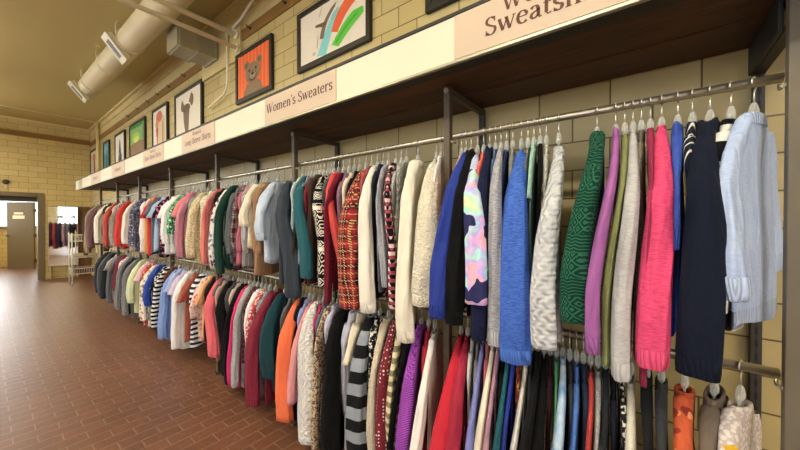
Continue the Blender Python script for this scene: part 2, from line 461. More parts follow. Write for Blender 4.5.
# door frame in the end wall (reaches the floor both sides, with a deep dark header)
b = MB()
b.bbox(DX1-.06, DX1+.05, YEND-.03, YEND+.22, 0, DZ+.05, .006); b.bbox(DX0-.05, DX0+.06, YEND-.03, YEND+.22, 0, DZ+.05, .006)
b.bbox(DX0+.06, DX1-.06, YEND-.03, YEND+.22, DZ-.05, DZ+.05, .006)
d1 = struct(b.build('door_1', MT['doorframe']))
b = MB(); b.box(DX0+.06, DX1-.06, YEND+.05, YEND+.21, DZ-.16, DZ-.05); b.build('header', MT['darkhead'], d1)
# open taupe door in the vestibule
dr = thing('door', 'taupe door standing open in the passage beyond the end wall doorway', 'door', (.93, 14.47, 0))
a = math.atan2(.59, -.49); L = .77
dr.rotation_euler = (0, 0, a)
b = MB(); b.bbox(0, L, -.022, .022, .012, 1.99, .004); b.build('leaf', MT['doorleaf'], dr)
b = MB(); b.bbox(.30, .56, .022, .026, 1.63, 1.69, .001); b.bbox(.26, .60, .022, .026, 1.50, 1.60, .001)
sgn = b.build('paper_notice', MT['paper'], dr); sgn['label'] = 'white paper notice'
b = MB()
for z in (.25, 1.0, 1.75): b.bbox(-.022, .012, -.03, .03, z-.05, z+.05, .003)
b.build('hinge', MT['brass'], dr)
b = MB(); b.cyl((L-.07, .0, 1.0), (L-.07, .06, 1.0), .012); b.tube([(L-.07, .06, 1.0), (L-.07, .075, 1.0), (L-.07, .095, 1.0), (L-.07, .10, 1.0)], [.02, .03, .028, .01], 14)
b.build('handle', MT['brass'], dr)
# small dark bell over the doorway
bl = thing('wall_bell', 'small dark round bell on the end wall above the doorway', 'bell', (.32, YEND, 2.33))
b = MB(); b.tube([(0, 0, 0), (0, -.03, 0), (0, -.055, 0), (0, -.07, 0)], [.055, .055, .04, .012], 18); b.build('gong', MT['steel'], bl)
b = MB(); b.bbox(-.02, .02, -.02, 0, -.16, -.055, .003); b.build('bracket', MT['trim'], bl)

# mirror, wooden panel and wire cart against the end wall
mr = thing('wall_mirror', 'tall mirror on the end wall beside the brown wooden panel, reflecting the clothes rack', 'mirror', (1.225, YEND-.06, .0))
mr.rotation_euler = (0, 0, radians(-9.5))
b = MB(); b.box(-.25, .25, -.03, -.024, .33, 1.78); b.build('glass', MT['mirror'], mr)
b = MB()
for q in ((-.262, -.25, .315, 1.795), (.25, .262, .315, 1.795), (-.262, .262, .315, .33), (-.262, .262, 1.78, 1.795)):
    b.box(q[0], q[1], -.034, 0, q[2], q[3])
b.build('frame', MT['mirrorframe'], mr)
b = MB(); b.box(-.21, -.195, -.05, 0, 0, .315); b.box(.195, .21, -.05, 0, 0, .315); b.build('stand', MT['steel'], mr)
b = MB(); b.bbox(1.492, 1.72, YEND-.05, YEND-.015, 0, 1.80, .004)
tag(b.build('wooden_panel', MT['woodpanel']), 'brown wooden panel standing against the end wall next to the mirror', 'panel')

ct = thing('wire_cart', 'white wire shelf cart standing in front of the mirror at the rack end', 'cart', (1.18, 9.98, 0))
CW, CD = .46, .40
for x in (0, CW):
    for y in (0, CD):
        b = MB(); b.cyl((x, y, .0), (x, y, 1.17), .014, 10); b.build('post', MT['wirewhite'], ct)
for z, hh in ((.98, .14), (.62, .06), (.26, .12)):
    b = MB()
    for zz in (z, z+hh):
        b.tube([(0, 0, zz), (CW, 0, zz), (CW, CD, zz), (0, CD, zz)], .006, 8, 0, False, True)
    for k in range(1, 12):
        x = CW*k/12
        b.cyl((x, 0, z), (x, CD, z), .003, 6); b.cyl((x, 0, z), (x, 0, z+hh), .003, 6); b.cyl((x, CD, z), (x, CD, z+hh), .003, 6)
    for k in range(1, 7):
        y = CD*k/7
        b.cyl((0, y, z), (0, y, z+hh), .003, 6); b.cyl((CW, y, z), (CW, y, z+hh), .003, 6)
    b.build('wire_shelf', MT['wirewhite'], ct)
def folded(name, label, cat, x, y, z, w, d, h, mat, n=3):
    t = thing(name, label, cat, (x, y, z))
    for i in range(n):
        b = MB(); rings = []
        z0, z1 = h*i/n, h*(i+.94)/n
        for zz, s_ in ((z0, .9), (z0+(z1-z0)*.25, 1), (z0+(z1-z0)*.75, 1), (z1, .9)):
            R = []
            for k in range(28):
                th = 2*pi*k/28; cx, sy = cos(th), sin(th)
                R.append((w/2*s_*math.copysign(abs(cx)**.35, cx), d/2*s_*math.copysign(abs(sy)**.35, sy), zz+.004*sin(3*th+i)))
            rings.append(R)
        b.loft(rings, 0, True, True); b.build('fold', mat, t)
    return t
folded('folded_blanket', 'folded beige cloth lying on the middle shelf of the white wire cart', 'cloth', 1.41, 10.18, .629, .38, .30, .07, MT['fold'])
folded('folded_scarf', 'folded dark maroon cloth in the bottom basket of the white cart', 'cloth', 1.41, 10.18, .269, .36, .28, .10, fabric('heather', ['5a2f2c', '8a6a50']))

# ------------------------------------------------------------------ overhead: duct, pipes, conduits, hooks
dt = thing('air_duct', 'long pale round air duct hung under the ceiling along the wall', 'duct', (1.09, 7.45, 3.645))
pts = [Vector((0, 0, 0)), Vector((.13, -7.0, 0))]
def dpt(t): return pts[0].lerp(pts[1], t)
b = MB(); P = []; Rr = []
for i in range(141):
    t = i/140; P.append(dpt(t)); Rr.append(.135+.004*(i % 2))
b.tube(P, Rr, 32, 0, True); b.build('pipe_body', MT['duct'], dt)
for t in (.0, .318):
    c = dpt(t)
    r_ = (0, radians(-128), 0)
    b = MB(); b.bbox(-.15, .15, -.09, .09, .10, .165, .006); b.bbox(-.165, .165, -.105, .105, .155, .168, .003); rg = b.build('register', MT['register'], dt, c, r_)
    b = MB(); b.box(-.10, .10, -.045, .045, .165, .1695)
    for k in range(7): b.box(-.10+k*.031, -.092+k*.031, -.045, .045, .1695, .173)
    b.build('grille', MT['grille'], rg)
for t in (.06, .2, .34):
    c = dpt(t)
    b = MB(); ring = [(c.x+.145*cos(k*pi/18), c.y, .145*sin(k*pi/18)) for k in range(36)]
    b.tube(ring, .005, 6, 0, False, True); b.tube([(c.x-.145, c.y, 0), (c.x-.15, c.y, .12), (c.x-.13, c.y, .184)], .005, 6)
    b.build('hanger_strap', MT['pipe'], dt)
br = thing('duct_branch', 'bare galvanised duct branch running from the round duct into the wall', 'duct', (1.3, 4.22, 3.47))
b = MB()
b.loft([[(x, y, z) for y, z in ((-.16, -.13), (.16, -.13), (.16, .13), (-.16, .13))] for x in (.0, .12, .25, .41)], 0, True, True)
for v in range(len(b.sm)): b.sm[v] = False
b.build('casing', MT['galv'], br)
b = MB()
for x in (.02, .2, .385): b.bbox(x, x+.025, -.172, .172, -.142, .142, .003)
b.build('flange', MT['galv'], br)
def pipe(name, label, pts_, r, mat='pipe', coll=None):
    t = thing(name, label, 'pipe', pts_[0])
    o = Vector(pts_[0])
    b = MB(); b.tube([Vector(p)-o for p in pts_], r, 14); b.build('tube', MT[mat], t)
    b = MB()
    d = (Vector(pts_[-2])-Vector(pts_[-1])).normalized(); e = Vector(pts_[-1])-o
    b.tube([e+d*.004, e+d*.02], r*1.7, 16); b.build('wall_flange', MT[mat], t)
    return t
yp = y_at(241, XW)
pipe('overhead_pipe', 'lower of two white pipes crossing overhead to the wall above the bear picture', [(-2.5, yp, 3.31), (XW-.032, yp, 3.31)], .022)
pipe('overhead_pipe', 'upper of two white pipes crossing overhead to the wall above the bear picture', [(-2.5, yp+.02, 3.46), (XW-.032, yp+.02, 3.46)], .026)
# vertical conduit with bends on the cream box, and the one at the far corner
yc = y_at(232, XW)
pipe('wall_mounted_conduit', 'thin cream conduit running down the tiles beside the bear picture', [(XW-.05, yc+.1, 3.6), (XW-.05, yc+.02, 3.56), (XW-.05, yc, 3.5), (XW-.05, yc, 2.98), (XW-.05, yc+.03, 2.92), (XW-.05, yc+.1, 2.87), (XW-.05, yc+.5, 2.815), (XW-.02, yc+.52, 2.81)], .011)
pipe('wall_mounted_conduit', 'curved cream conduit on the upper wall above the overhead pipes', [(XW-.06, .6, 3.74), (XW-.06, 2.7, 3.74), (XW-.06, 3.2, 3.66), (XW-.06, 3.45, 3.56), (XW-.06, 3.62, 3.54), (XW-.034, 3.64, 3.53)], .013)
b = MB(); yy = y_at(101, XW)
b.cyl((XW-.05, yy, 2.3), (XW-.05, yy, 3.79), .035, 14)
tag(b.build('wall_mounted_pipe', MT['trim']), 'cream vertical pipe in the far corner between two small pictures', 'pipe')
b = MB(); b.cyl((-3, 10.6, ZC-.012), (1.6, 10.6, ZC-.012), .012, 8)
b.tube([(1.6, 10.6, ZC-.012), (1.66, 10.62, ZC-.02), (1.69, 10.7, ZC-.05)], .012, 8)
tag(b.build('ceiling_conduit', MT['pipe']), 'thin pale conduit line running across the ceiling near the end wall', 'conduit')
hooks = [(130, 'far'), (140, ''), (150, ''), (160, ''), (171, ''), (186, ''), (252, ''), (287, '')]
names = ['above the rainbow-roofed green picture', 'just beyond the red tree picture', 'above the red tree picture', 'between the tree and deer pictures',
         'above the far corner of the deer picture', 'above the deer picture', 'above the bear picture', 'above the gap between bear and bird pictures']
names[0] = 'above the green landscape picture'
for (px, _), nm in zip(hooks, names):
    y = y_at(px, XW)
    t = thing('wall_hook', 'small dark hook in the brown band '+nm, 'hook', (XW-.012, y, 3.45), 0, 'hooks in the brown band')
    b = MB(); b.tube([(0, 0, 0), (-.025, 0, 0), (-.04, 0, .008), (-.044, 0, .02)], .005, 8); b.build('shank', MT['black'], t)
    b = MB(); b.tube([(0, 0, 0), (-.008, 0, 0)], .014, 12); b.build('rosette', MT['black'], t)

# ------------------------------------------------------------------ shelf canopy with fascia
Y0C, Y1C = -.52, 9.04
ZS = 2.055                       # underside
ZF0, ZF1 = 2.04, 2.223
cn = thing('shelf_canopy', 'long dark plank shelf over the clothes rails with a white sign fascia', 'shelf', (XW, Y1C, ZS))
def cb(name, x0, x1, z0, z1, mat, y0=Y0C, y1=Y1C, bev=.003):
    b = MB(); b.bbox(x0-XW, x1-XW, y0-Y1C, y1-Y1C, z0-ZS, z1-ZS, bev); return b.build(name, MT[mat], cn)
cb('beam', 1.142, 1.235, ZS-.004, ZS+.09, 'darkbeam')
w_ = (XW-.012-1.237)/4
for k in range(4):
    cb('plank', 1.237+k*w_+.002, 1.237+(k+1)*w_-.002, ZS+.004*(k % 2), ZS+.03, 'plank')
cb('top_board', 1.142, XW-.012, ZS+.092, ZS+.11, 'darkbeam')
cb('fascia', XF, 1.141, ZF0+.006, ZF1-.004, 'white')
cb('bottom_edge', XF-.006, 1.141, ZF0-.006, ZF0+.006, 'alu', bev=.002)
cb('top_edge', XF-.005, 1.15, ZF1-.005, ZF1+.010, 'black', bev=.002)
cb('top_lip', 1.151, 1.175, ZF1-.01, ZF1+.02, 'alu', bev=.002)
cb('end_cap', XF, XW-.02, ZS+.01, ZF1-.006, 'darkbeam', Y1C, Y1C+.012)

# serif lettering drawn with a broad pen
def arc(cx, cy, rx, ry, a0, a1, n=14): return [(cx+rx*cos(radians(a0+(a1-a0)*i/n)), cy+ry*sin(radians(a0+(a1-a0)*i/n))) for i in range(n+1)]
XH = .47
def ser(x, y, w=.1): return ('s', [(x-w, y), (x+w, y)])
def bar(x, y0, y1): return ('t', [(x, y0), (x, y1)])
GL = {
 'W': (.98, [('t', [(.08, .70), (.28, 0)]), ('n', [(.28, 0), (.48, .70)]), ('t', [(.44, .70), (.64, 0)]), ('n', [(.64, 0), (.87, .70)]), ser(.09, .70), ser(.46, .70), ser(.87, .70, .08)]),
 'o': (.52, [('p', arc(.26, XH/2, .19, XH/2, 0, 360, 24))]),
 'm': (.86, [bar(.13, 0, XH), ('p', [(.13, .33), (.2, .43), (.29, XH), (.38, .42), (.40, .30)]), bar(.40, 0, .32), ('p', [(.40, .33), (.48, .43), (.57, XH), (.66, .42), (.69, .30)]), bar(.69, 0, .32), ser(.13, 0), ser(.40, 0), ser(.69, 0), ('s', [(.03, XH), (.13, XH)])]),
 'n': (.58, [bar(.13, 0, XH), ('p', [(.13, .33), (.2, .43), (.30, XH), (.40, .42), (.42, .30)]), bar(.42, 0, .32), ser(.13, 0), ser(.42, 0), ('s', [(.03, XH), (.13, XH)])]),
 'h': (.58, [bar(.13, 0, .72), ('p', [(.13, .33), (.2, .43), (.30, XH), (.40, .42), (.42, .30)]), bar(.42, 0, .32), ser(.13, 0), ser(.42, 0), ('s', [(.03, .72), (.13, .72)])]),
 'e': (.47, [('p', [(.06, .27), (.40, .27)]+arc(.235, .27, .165, .20, 0, 180, 12)[1:]+arc(.245, .24, .185, .24, 172, 318, 12))]),
 "'": (.2, [('t', [(.1, .72), (.1, .62)]), ('n', [(.1, .62), (.07, .52)])]),
 's': (.40, [('p', arc(.19, .345, .115, .125, 35, 180, 9)+[(.13, .27), (.25, .21)]+arc(.20, .125, .125, .125, 35, -150, 11)), ('n', [(.30, .47), (.30, .35)]), ('n', [(.07, 0), (.07, .13)])]),
 'S': (.56, [('p', arc(.27, .53, .165, .17, 30, 185, 10)+[(.16, .43), (.36, .31)]+arc(.28, .185, .185, .185, 35, -155, 12)), ('n', [(.44, .70), (.44, .50)]), ('n', [(.09, 0), (.09, .20)])]),
 'w': (.74, [('t', [(.07, XH), (.22, 0)]), ('n', [(.22, 0), (.38, XH)]), ('t', [(.35, XH), (.49, 0)]), ('n', [(.49, 0), (.66, XH)]), ser(.08, XH, .08), ser(.36, XH, .08), ser(.66, XH, .07)]),
 'a': (.48, [('p', arc(.21, .33, .125, .14, 160, 20, 9)+[(.34, .28)]), bar(.345, .06, .34), ('p', [(.345, .28), (.2, .25), (.1, .19), (.08, .11), (.14, .02), (.24, .03), (.345, .12)]), ('n', [(.345, .06), (.38, .01), (.46, .03)])]),
 't': (.34, [bar(.14, .08, .58), ('n', [(.14, .08), (.2, .01), (.31, .05)]), ('s', [(.03, XH-.02), (.3, XH-.02)])]),
 'i': (.29, [bar(.145, 0, XH), ser(.145, 0), ('s', [(.04, XH), (.145, XH)]), ('t', [(.145, .61), (.145, .70)])]),
 'r': (.42, [bar(.13, 0, XH), ('p', [(.13, .30), (.18, .41), (.26, XH), (.36, .43)]), ('t', [(.35, .46), (.35, .39)]), ser(.13, 0, .11), ('s', [(.03, XH), (.13, XH)])]),
 'L': (.6, [bar(.16, 0, .70), ser(.16, .70), ser(.16, 0), ('s', [(.1, 0), (.54, 0)]), ('n', [(.54, 0), (.54, .18)])]),
 'g': (.48, [('p', arc(.22, .32, .135, .14, 0, 360, 16)), ('p', [(.14, .2), (.1, .12), (.2, .07), (.36, .05), (.41, -.05), (.36, -.17), (.2, -.2), (.07, -.14), (.08, -.04), (.18, .06)]), ('s', [(.32, .43), (.45, .45)])]),
 'l': (.29, [bar(.145, 0, .72), ser(.145, 0), ('s', [(.04, .72), (.145, .72)])]),
 'v': (.5, [('t', [(.07, XH), (.25, 0)]), ('n', [(.25, 0), (.43, XH)]), ser(.08, XH, .08), ser(.43, XH, .07)]),
 'T': (.62, [bar(.31, 0, .70), ser(.31, 0), ('s', [(.04, .70), (.58, .70)]), ('n', [(.05, .70), (.05, .54)]), ('n', [(.57, .70), (.57, .54)])]),
 'k': (.55, [bar(.13, 0, .72), ser(.13, 0), ('s', [(.03, .72), (.13, .72)]), ('n', [(.13, .2), (.42, XH)]), ('t', [(.24, .3), (.43, 0)]), ser(.43, 0, .09), ser(.4, XH, .08)]),
 'p': (.54, [bar(.13, -.22, XH), ser(.13, -.22), ('p', arc(.29, XH/2, .17, XH/2, 150, -150, 18)), ('s', [(.03, XH), (.13, XH)])]),
 ' ': (.26, []),
}
def text_mesh(b, text, size, y_left, zbase, x, squeeze=1.0):
    """writes TEXT on the plane X = x, reading from +Y to -Y"""
    cur = 0.0; tot = sum(GL[ch][0] for ch in text)
    for ch in text:
        adv, strokes = GL[ch]
        for kind, pts_ in strokes:
            L_ = []; n = len(pts_)
            for i, (px, py) in enumerate(pts_):
                a_, c_ = pts_[max(0, i-1)], pts_[min(n-1, i+1)]
                dx, dy = c_[0]-a_[0], c_[1]-a_[1]; l = math.hypot(dx, dy) or 1
                nx, ny = -dy/l, dx/l
                w = {'t': .062, 'n': .026, 's': .018, 'p': .022+.042*abs(nx)**1.3}[kind]
                L_.append(((px+nx*w, py+ny*w), (px-nx*w, py-ny*w)))
            vs = []
            for q in L_:
                for (u, v) in q: vs.append((x, y_left-(cur+u)*size*squeeze, zbase+v*size))
            b.add(vs, [(2*i, 2*i+1, 2*i+3, 2*i+2) for i in range(n-1)])
        cur += adv
    return tot*size*squeeze
def text_width(t): return sum(GL[c][0] for c in t)
signs = [
 (.607, -.085, [("Women's", .078, .113), ("Sweatshirts", .089, .047)], 'ink', 'tan sign card reading Sweatshirts on the white shelf fascia', False),
 (1.987, 1.295, [("Women's Sweaters", .080, .068)], 'ink2', 'tan sign card reading Women\'s Sweaters on the white shelf fascia', True),
 (3.423, 2.729, [("Women's", .046, .122), ("Long Sleeve Shirts", .068, .055)], 'ink', 'tan sign card reading Long Sleeve Shirts on the white shelf fascia', True),
 (4.60, 3.92, [("Women's", .046, .122), ("Short Sleeve Shirts", .066, .055)], 'ink3', 'tan sign card beyond the Long Sleeve Shirts one, with two faded lines', True),
 (6.09, 5.40, [("Women's", .085, .06)], 'ink3', 'tan sign card with one faded line, third from the far fascia end', True),
 (7.53, 6.82, [("Women's", .085, .06)], 'ink3', 'tan sign card below the farthest picture, second from the fascia end', True),
 (8.68, 8.36, [], 'ink3', 'narrow grey blank card at the far end of the white fascia', True),
]
for y1, y0, lines, ink, lab, full in signs:
    t = thing('shelf_sign', lab, 'sign', (XF, (y0+y1)/2, ZF0+.006), 0, 'signs along the shelf fascia')
    hy = (y1-y0)/2
    b = MB(); b.bbox(-.004, -.0005, -hy, hy, .002, ZF1-ZF0-.013, .0008)
    b.build('card', MT['sign'] if lines else MT['alu'], t)
    for tx, size, zb in lines:
        wd = text_width(tx)*size; sq = min(1.0, (2*hy*.93)/wd)
        b = MB(); text_mesh(b, tx, size, wd*sq/2, zb, -.0048, sq); b.build('lettering', MT[ink], t)

# ------------------------------------------------------------------ rack frames and rails
ZU, ZL = 1.822, .992
posts = [-.306, .755, 1.975, 3.195, 4.415, 5.635, 6.855, 8.075]
plab = ['end rack frame beside the pale blue sweatshirt', 'rack frame between the sherpa and royal blue tops', 'rack frame beside the dark slate button shirt',
        'rack frame between the cream dotted knit and salmon top', 'rack frame by the tees with the black panel',
        'rack frame under the sign with two faded lines', 'rack frame near the red frilled top', 'farthest rack frame near the shelf end']
for y, lab in zip(posts, plab):
    t = thing('rack_frame', 'brown steel '+lab if y > 0 else 'grey painted '+lab, 'rack frame', (XP, y, 0), 0, 'rack uprights')
    m = MT['steel'] if y > 0 else MT['steel2']; w = .016
    top = ZS-.006
    b = MB(); b.bbox(-w, w, -w, w, .012, top, .003); b.build('front_post', m, t)
    b = MB(); b.bbox(-.04, .04, -.03, .03, 0, .012, .003); b.build('foot_plate', m, t)
    b = MB(); b.bbox(w, XW-XP-.034, -.012, .012, top-.032, top-.002, .003); b.build('cross_arm', m, t)
    b = MB(); b.bbox(XW-XP-.034, XW-XP-.004, -.015, .015, .0, top, .002); st = b.build('wall_standard', MT['standard'], t)
    b = MB()
    for k in range(40): b.box(XW-XP-.0355, XW-XP-.0335, -.004, .004, .1+k*.048, .125+k*.048)
    b.box(XW-XP-.0349, XW-XP-.0345, -.0012, .0012, .1, .1+39*.048+.025)
    b.build('slot_groove', MT['black'], st)
    b = MB(); b.tube([(-w-.001, 0, top-.02), (-w-.006, 0, top-.02)], .012, 12); b.build('bolt', MT['alu'], t)
    for z in (ZU, ZL):
        b = MB(); b.tube([(w*.2, -.022 if y > 0 else .022, z-.03), (XR-XP, -.022 if y > 0 else .022, z-.03), (XR-XP, -.022 if y > 0 else .022, z-.0165)], .005, 8)
        b.tube([(0, w, z-.03), (0, .02, z-.03)], .008, 8) if y < 0 else b.tube([(0, -w, z-.03), (0, -.02, z-.03)], .008, 8)
        b.build('rail_bracket', MT['chrome'], t)
t0 = thing('end_bracket', 'black deep bracket under the shelf between the end frame and wall', 'bracket', (XP, -.306, ZS-.097))
b = MB(); b.bbox(.018, XW-XP-.04, .018, .03, -.01, .092, .003); b.build('plate', MT['black'], t0)
b = MB(); b.bbox(.018, XW-XP-.04, -.014, .017, -.01, -.004, .001); b.build('flange', MT['black'], t0)
for nm, z, lab in (('clothes_rail', ZU, 'upper round steel clothes rail under the plank shelf'), ('clothes_rail', ZL, 'lower round steel clothes rail at waist height')):
    b = MB(); b.tube([(XR, -.29, z), (XR, 2, z), (XR, 5, z), (XR, 8.98, z)], .0135, 18); r = b.build(nm, MT['chrome']); tag(r, lab, 'rail', 'clothes rails')
    b = MB()
    b.tube([(XR, 8.97, z), (XR, 8.985, z)], .0155, 18); b.build('end_cap', MT['chrome'], r)

# ------------------------------------------------------------------ framed children's pictures on the upper wall
PAINT = {}
def paint(c):
    if c not in PAINT: PAINT[c] = simple('paint_'+c, c, .7, 0, .06, 25)
    return PAINT[c]
def ell(cx, cy, rx, ry, n=24, a0=0): return [(cx+rx*cos(2*pi*k/n+a0), cy+ry*sin(2*pi*k/n)) for k in range(n)]
def wedge(x0, y0, x1, y1, w0, w1, n=8, bend=0):
    dx, dy = x1-x0, y1-y0; l = math.hypot(dx, dy); nx, ny = -dy/l, dx/l; A = []; B = []
    for i in range(n+1):
        t = i/n; w = (w0+(w1-w0)*t)*(1 if t < .8 else math.sqrt(max(0, 1-((t-.8)/.2)**2))*.9+.1)
        bx, by = x0+dx*t+nx*bend*sin(pi*t), y0+dy*t+ny*bend*sin(pi*t)
        A.append((bx+nx*w, by+ny*w)); B.append((bx-nx*w, by-ny*w))
    return A+B[::-1]
def picture(px0, px1, label, bg, shapes, z0=2.735, z1=3.245, fw=.042):
    ya, yb = y_at(px0, XW), y_at(px1, XW)
    hw, cy, h = (ya-yb)/2, (ya+yb)/2, z1-z0
    t = thing('framed_picture', label, 'picture', (XW, cy, z0), 0, 'framed pictures above the shelf')
    b = MB()
    b.bbox(-.034, -.001, -hw, hw, 0, fw, .003); b.bbox(-.034, -.001, -hw, hw, h-fw, h, .003)
    b.bbox(-.034, -.001, -hw, -hw+fw, fw, h-fw, .003); b.bbox(-.034, -.001, hw-fw, hw, fw, h-fw, .003)
    b.build('frame', MT['frame'], t)
    iw, ih = hw-fw+.002, h-2*fw+.004
    mats = [paint(bg)]; b = MB(); b.box(-.022, -.004, -iw, iw, fw-.002, h-fw+.002)
    x = -.0224
    for c, pts in shapes:
        m = paint(c)
        if m not in mats: mats.append(m)
        pts = [(min(1, max(0, s)), min(1, max(0, v))) for s, v in pts]
        b.poly([(x, iw-s*2*iw, fw-.002+v*ih) for s, v in pts], mats.index(m)); x -= .0003
    b.build('artwork', mats, t)
    return t
bear = [('f0854a', [(k*.11, 0), (k*.11+.04, 0), (k*.11+.05, 1), (k*.11+.01, 1)]) for k in range(9)]
bear += [('8d7458', wedge(.5, -.1, .5, .30, .36, .20)), ('8d7458', ell(.5, .48, .24, .24)), ('8d7458', ell(.30, .70, .085, .10)), ('8d7458', ell(.70, .70, .085, .10)),
         ('6d5640', ell(.30, .70, .045, .055)), ('6d5640', ell(.70, .70, .045, .055)), ('5f4a38', ell(.5, .40, .13, .12)), ('a08868', ell(.5, .42, .10, .085)),
         ('2a211a', ell(.40, .55, .03, .035)), ('2a211a', ell(.60, .55, .03, .035)), ('2a211a', ell(.5, .46, .045, .035)), ('2a211a', wedge(.42, .35, .58, .35, .012, .012, 6, -.03))]
picture(238.5, 274.4, 'black framed painting of a brown bear on bright orange', 'f4612c', bear, 2.71)
bird = [('86d0d6', wedge(.36, .04, .62, .80, .075, .05, 8, .02)), ('7a6a58', wedge(.36, .36, .59, .9, .035, .03, 8, .05)), ('6b5138', wedge(.26, .66, .44, .60, .02, .05, 6)),
        ('ee6a3c', wedge(.56, .36, .985, .93, .06, .115, 8, .08)), ('5cc53e', wedge(.57, .10, .95, .55, .07, .105, 8, .03)), ('3fa63a', wedge(.58, .14, .9, .5, .02, .02, 8, .03)),
        ('9a8f7d', wedge(.33, .8, .37, .98, .006, .003, 4)), ('9a8f7d', wedge(.29, .22, .31, .5, .006, .003, 4)), ('c9c3b4', ell(.24, .14, .03, .03))]
picture(300, 372.3, 'wide black framed painting of a bird with red, green and blue feathers', 'efe6d6', bird)
deer = [('7d6552', wedge(.46, -.02, .44, .34, .05, .11)), ('7d6552', wedge(.44, .28, .44, .72, .10, .14)), ('7d6552', ell(.28, .70, .06, .12)), ('7d6552', ell(.66, .76, .07, .14)),
        ('6a5343', ell(.44, .62, .16, .10)), ('6a5343', wedge(.34, .7, .26, .86, .022, .012)), ('6a5343', wedge(.56, .72, .66, .94, .022, .012))]
picture(177, 204.4, 'black framed drawing of a brown deer head on white', 'f0e8d6', deer, 2.58)
tree = [('dcc7a2', wedge(.62, 0, .60, .85, .30, .24)), ('c9533a', wedge(.3, .28, .42, .95, .06, .13, 8, .05)), ('d4735a', ell(.48, .80, .20, .15)), ('b03f2e', wedge(.3, .05, .36, .7, .03, .05)), ('d98e6c', ell(.30, .62, .12, .12)), ('a98b64', wedge(.72, 0, .74, .7, .05, .03))]
picture(154.3, 169.6, 'black framed picture of a red tree on cream', 'efe6d4', tree, 2.58)
land = [('8a6f50', [(0, 0), (1, 0), (1, .42), (.5, .45), (0, .40)]), ('a8c94e', ell(.42, .58, .25, .16)), ('d6d96a', ell(.45, .52, .18, .08)), ('3f7f3a', wedge(.0, .95, .95, .98, .06, .10)), ('6b8f5a', wedge(.9, .45, .93, .9, .06, .05))]
picture(131.3, 147, 'black framed picture of a green landscape over brown ground', '7fae62', land, 2.58)
tower = [('3b3836', wedge(.5, .02, .5, .85, .20, .03)), ('5a5552', wedge(.38, .0, .42, .4, .06, .05)), ('2d2a29', wedge(.66, .0, .64, .34, .05, .07)), ('8e8882', ell(.5, .3, .05, .08))]
picture(116.6, 126.4, 'narrow black framed picture of a dark tower figure on white', 'e9e2d4', tower, 2.58)
sea = [('3d7f8d', [(0, 0), (1, 0), (1, .45), (0, .6)]), ('78b3b8', ell(.4, .75, .3, .16)), ('27505c', wedge(.55, 0, .6, .7, .1, .08))]
picture(104.8, 110.8, 'black framed teal blue picture next to the corner pipe', '5a9aa6', sea, 2.58)
last = [('8b5a44', wedge(.62, 0, .6, .7, .16, .12)), ('b5654c', ell(.58, .72, .2, .16)), ('c9b79c', wedge(.2, 0, .25, .5, .08, .06))]
picture(91.8, 98.3, 'farthest framed picture of a brown shape on pale paper, in the corner', 'ded3bf', last, 2.58)
dark = [('b5684e', wedge(.115, .44, .125, .62, .008, .008, 4)), ('b5684e', wedge(.095, .56, .145, .56, .006, .006, 4)), ('b5684e', [(.165+.02*cos(a*pi/8)*(1), .49+.05*sin(a*pi/8)) for a in range(16)]),
        ('2e2923', ell(.165, .49, .011, .03)), ('7d4a3a', wedge(.3, .6, .7, .85, .02, .02)), ('a5765a', wedge(.25, .3, .6, .42, .015, .02))]
dark = dark[:0]+[('4a382c', wedge(.35, .3, .75, .75, .1, .14)), ('7d4a3a', wedge(.3, .7, .7, .9, .02, .02))]+dark[:4]
picture(427, 500, 'dark framed picture with small red lettering above the Sweatshirts sign', '2e2923', dark)
# ------------------------------------------------------------------ clothes
def yaw_at(y):
    K = [(-.6, 28), (-.233, 25), (-.18, 17), (-.13, 9), (-.04, 2), (.05, -3), (.2, -10), (.5, -17), (1, -21), (2, -22), (4, -22), (9.5, -19)]
    for (a, p), (c, q) in zip(K, K[1:]):
        if y <= c: return radians(p+(q-p)*(y-a)/(c-a))
    return radians(-19)
def sgp(v, p): return math.copysign(abs(v)**p, v)
def interp(K, w):
    if w <= K[0][0]: return K[0][1]
    for (a, p), (c, q) in zip(K, K[1:]):
        if w <= c:
            t = (w-a)/(c-a); t = t*t*(3-2*t)*.5+t*.5
            return p+(q-p)*t
    return K[-1][1]
SHAPES = {  # root name, category, sleeve length (0 = none), collar, cuffs, hem band
 'sweater': ('sweater', .58, 'crew', 1, 1), 'sweatshirt': ('sweatshirt', .60, 'crew', 1, 1), 'hoodie': ('hoodie', .60, 'hood', 1, 1),
 'cardigan': ('cardigan', .58, 'vee', 1, 0), 'blouse': ('blouse', .56, 'vee', 0, 0), 'shirt': ('shirt', .58, 'shirt', 1, 0),
 'tee': ('t_shirt', .24, 'crew', 0, 0), 'top': ('top', .56, 'crew', 0, 0), 'jacket': ('jacket', .60, 'shirt', 1, 1), 'tank': ('tank_top', 0, 'vee', 0, 0),
}
W0 = .106                              # collar starts this far under the rail
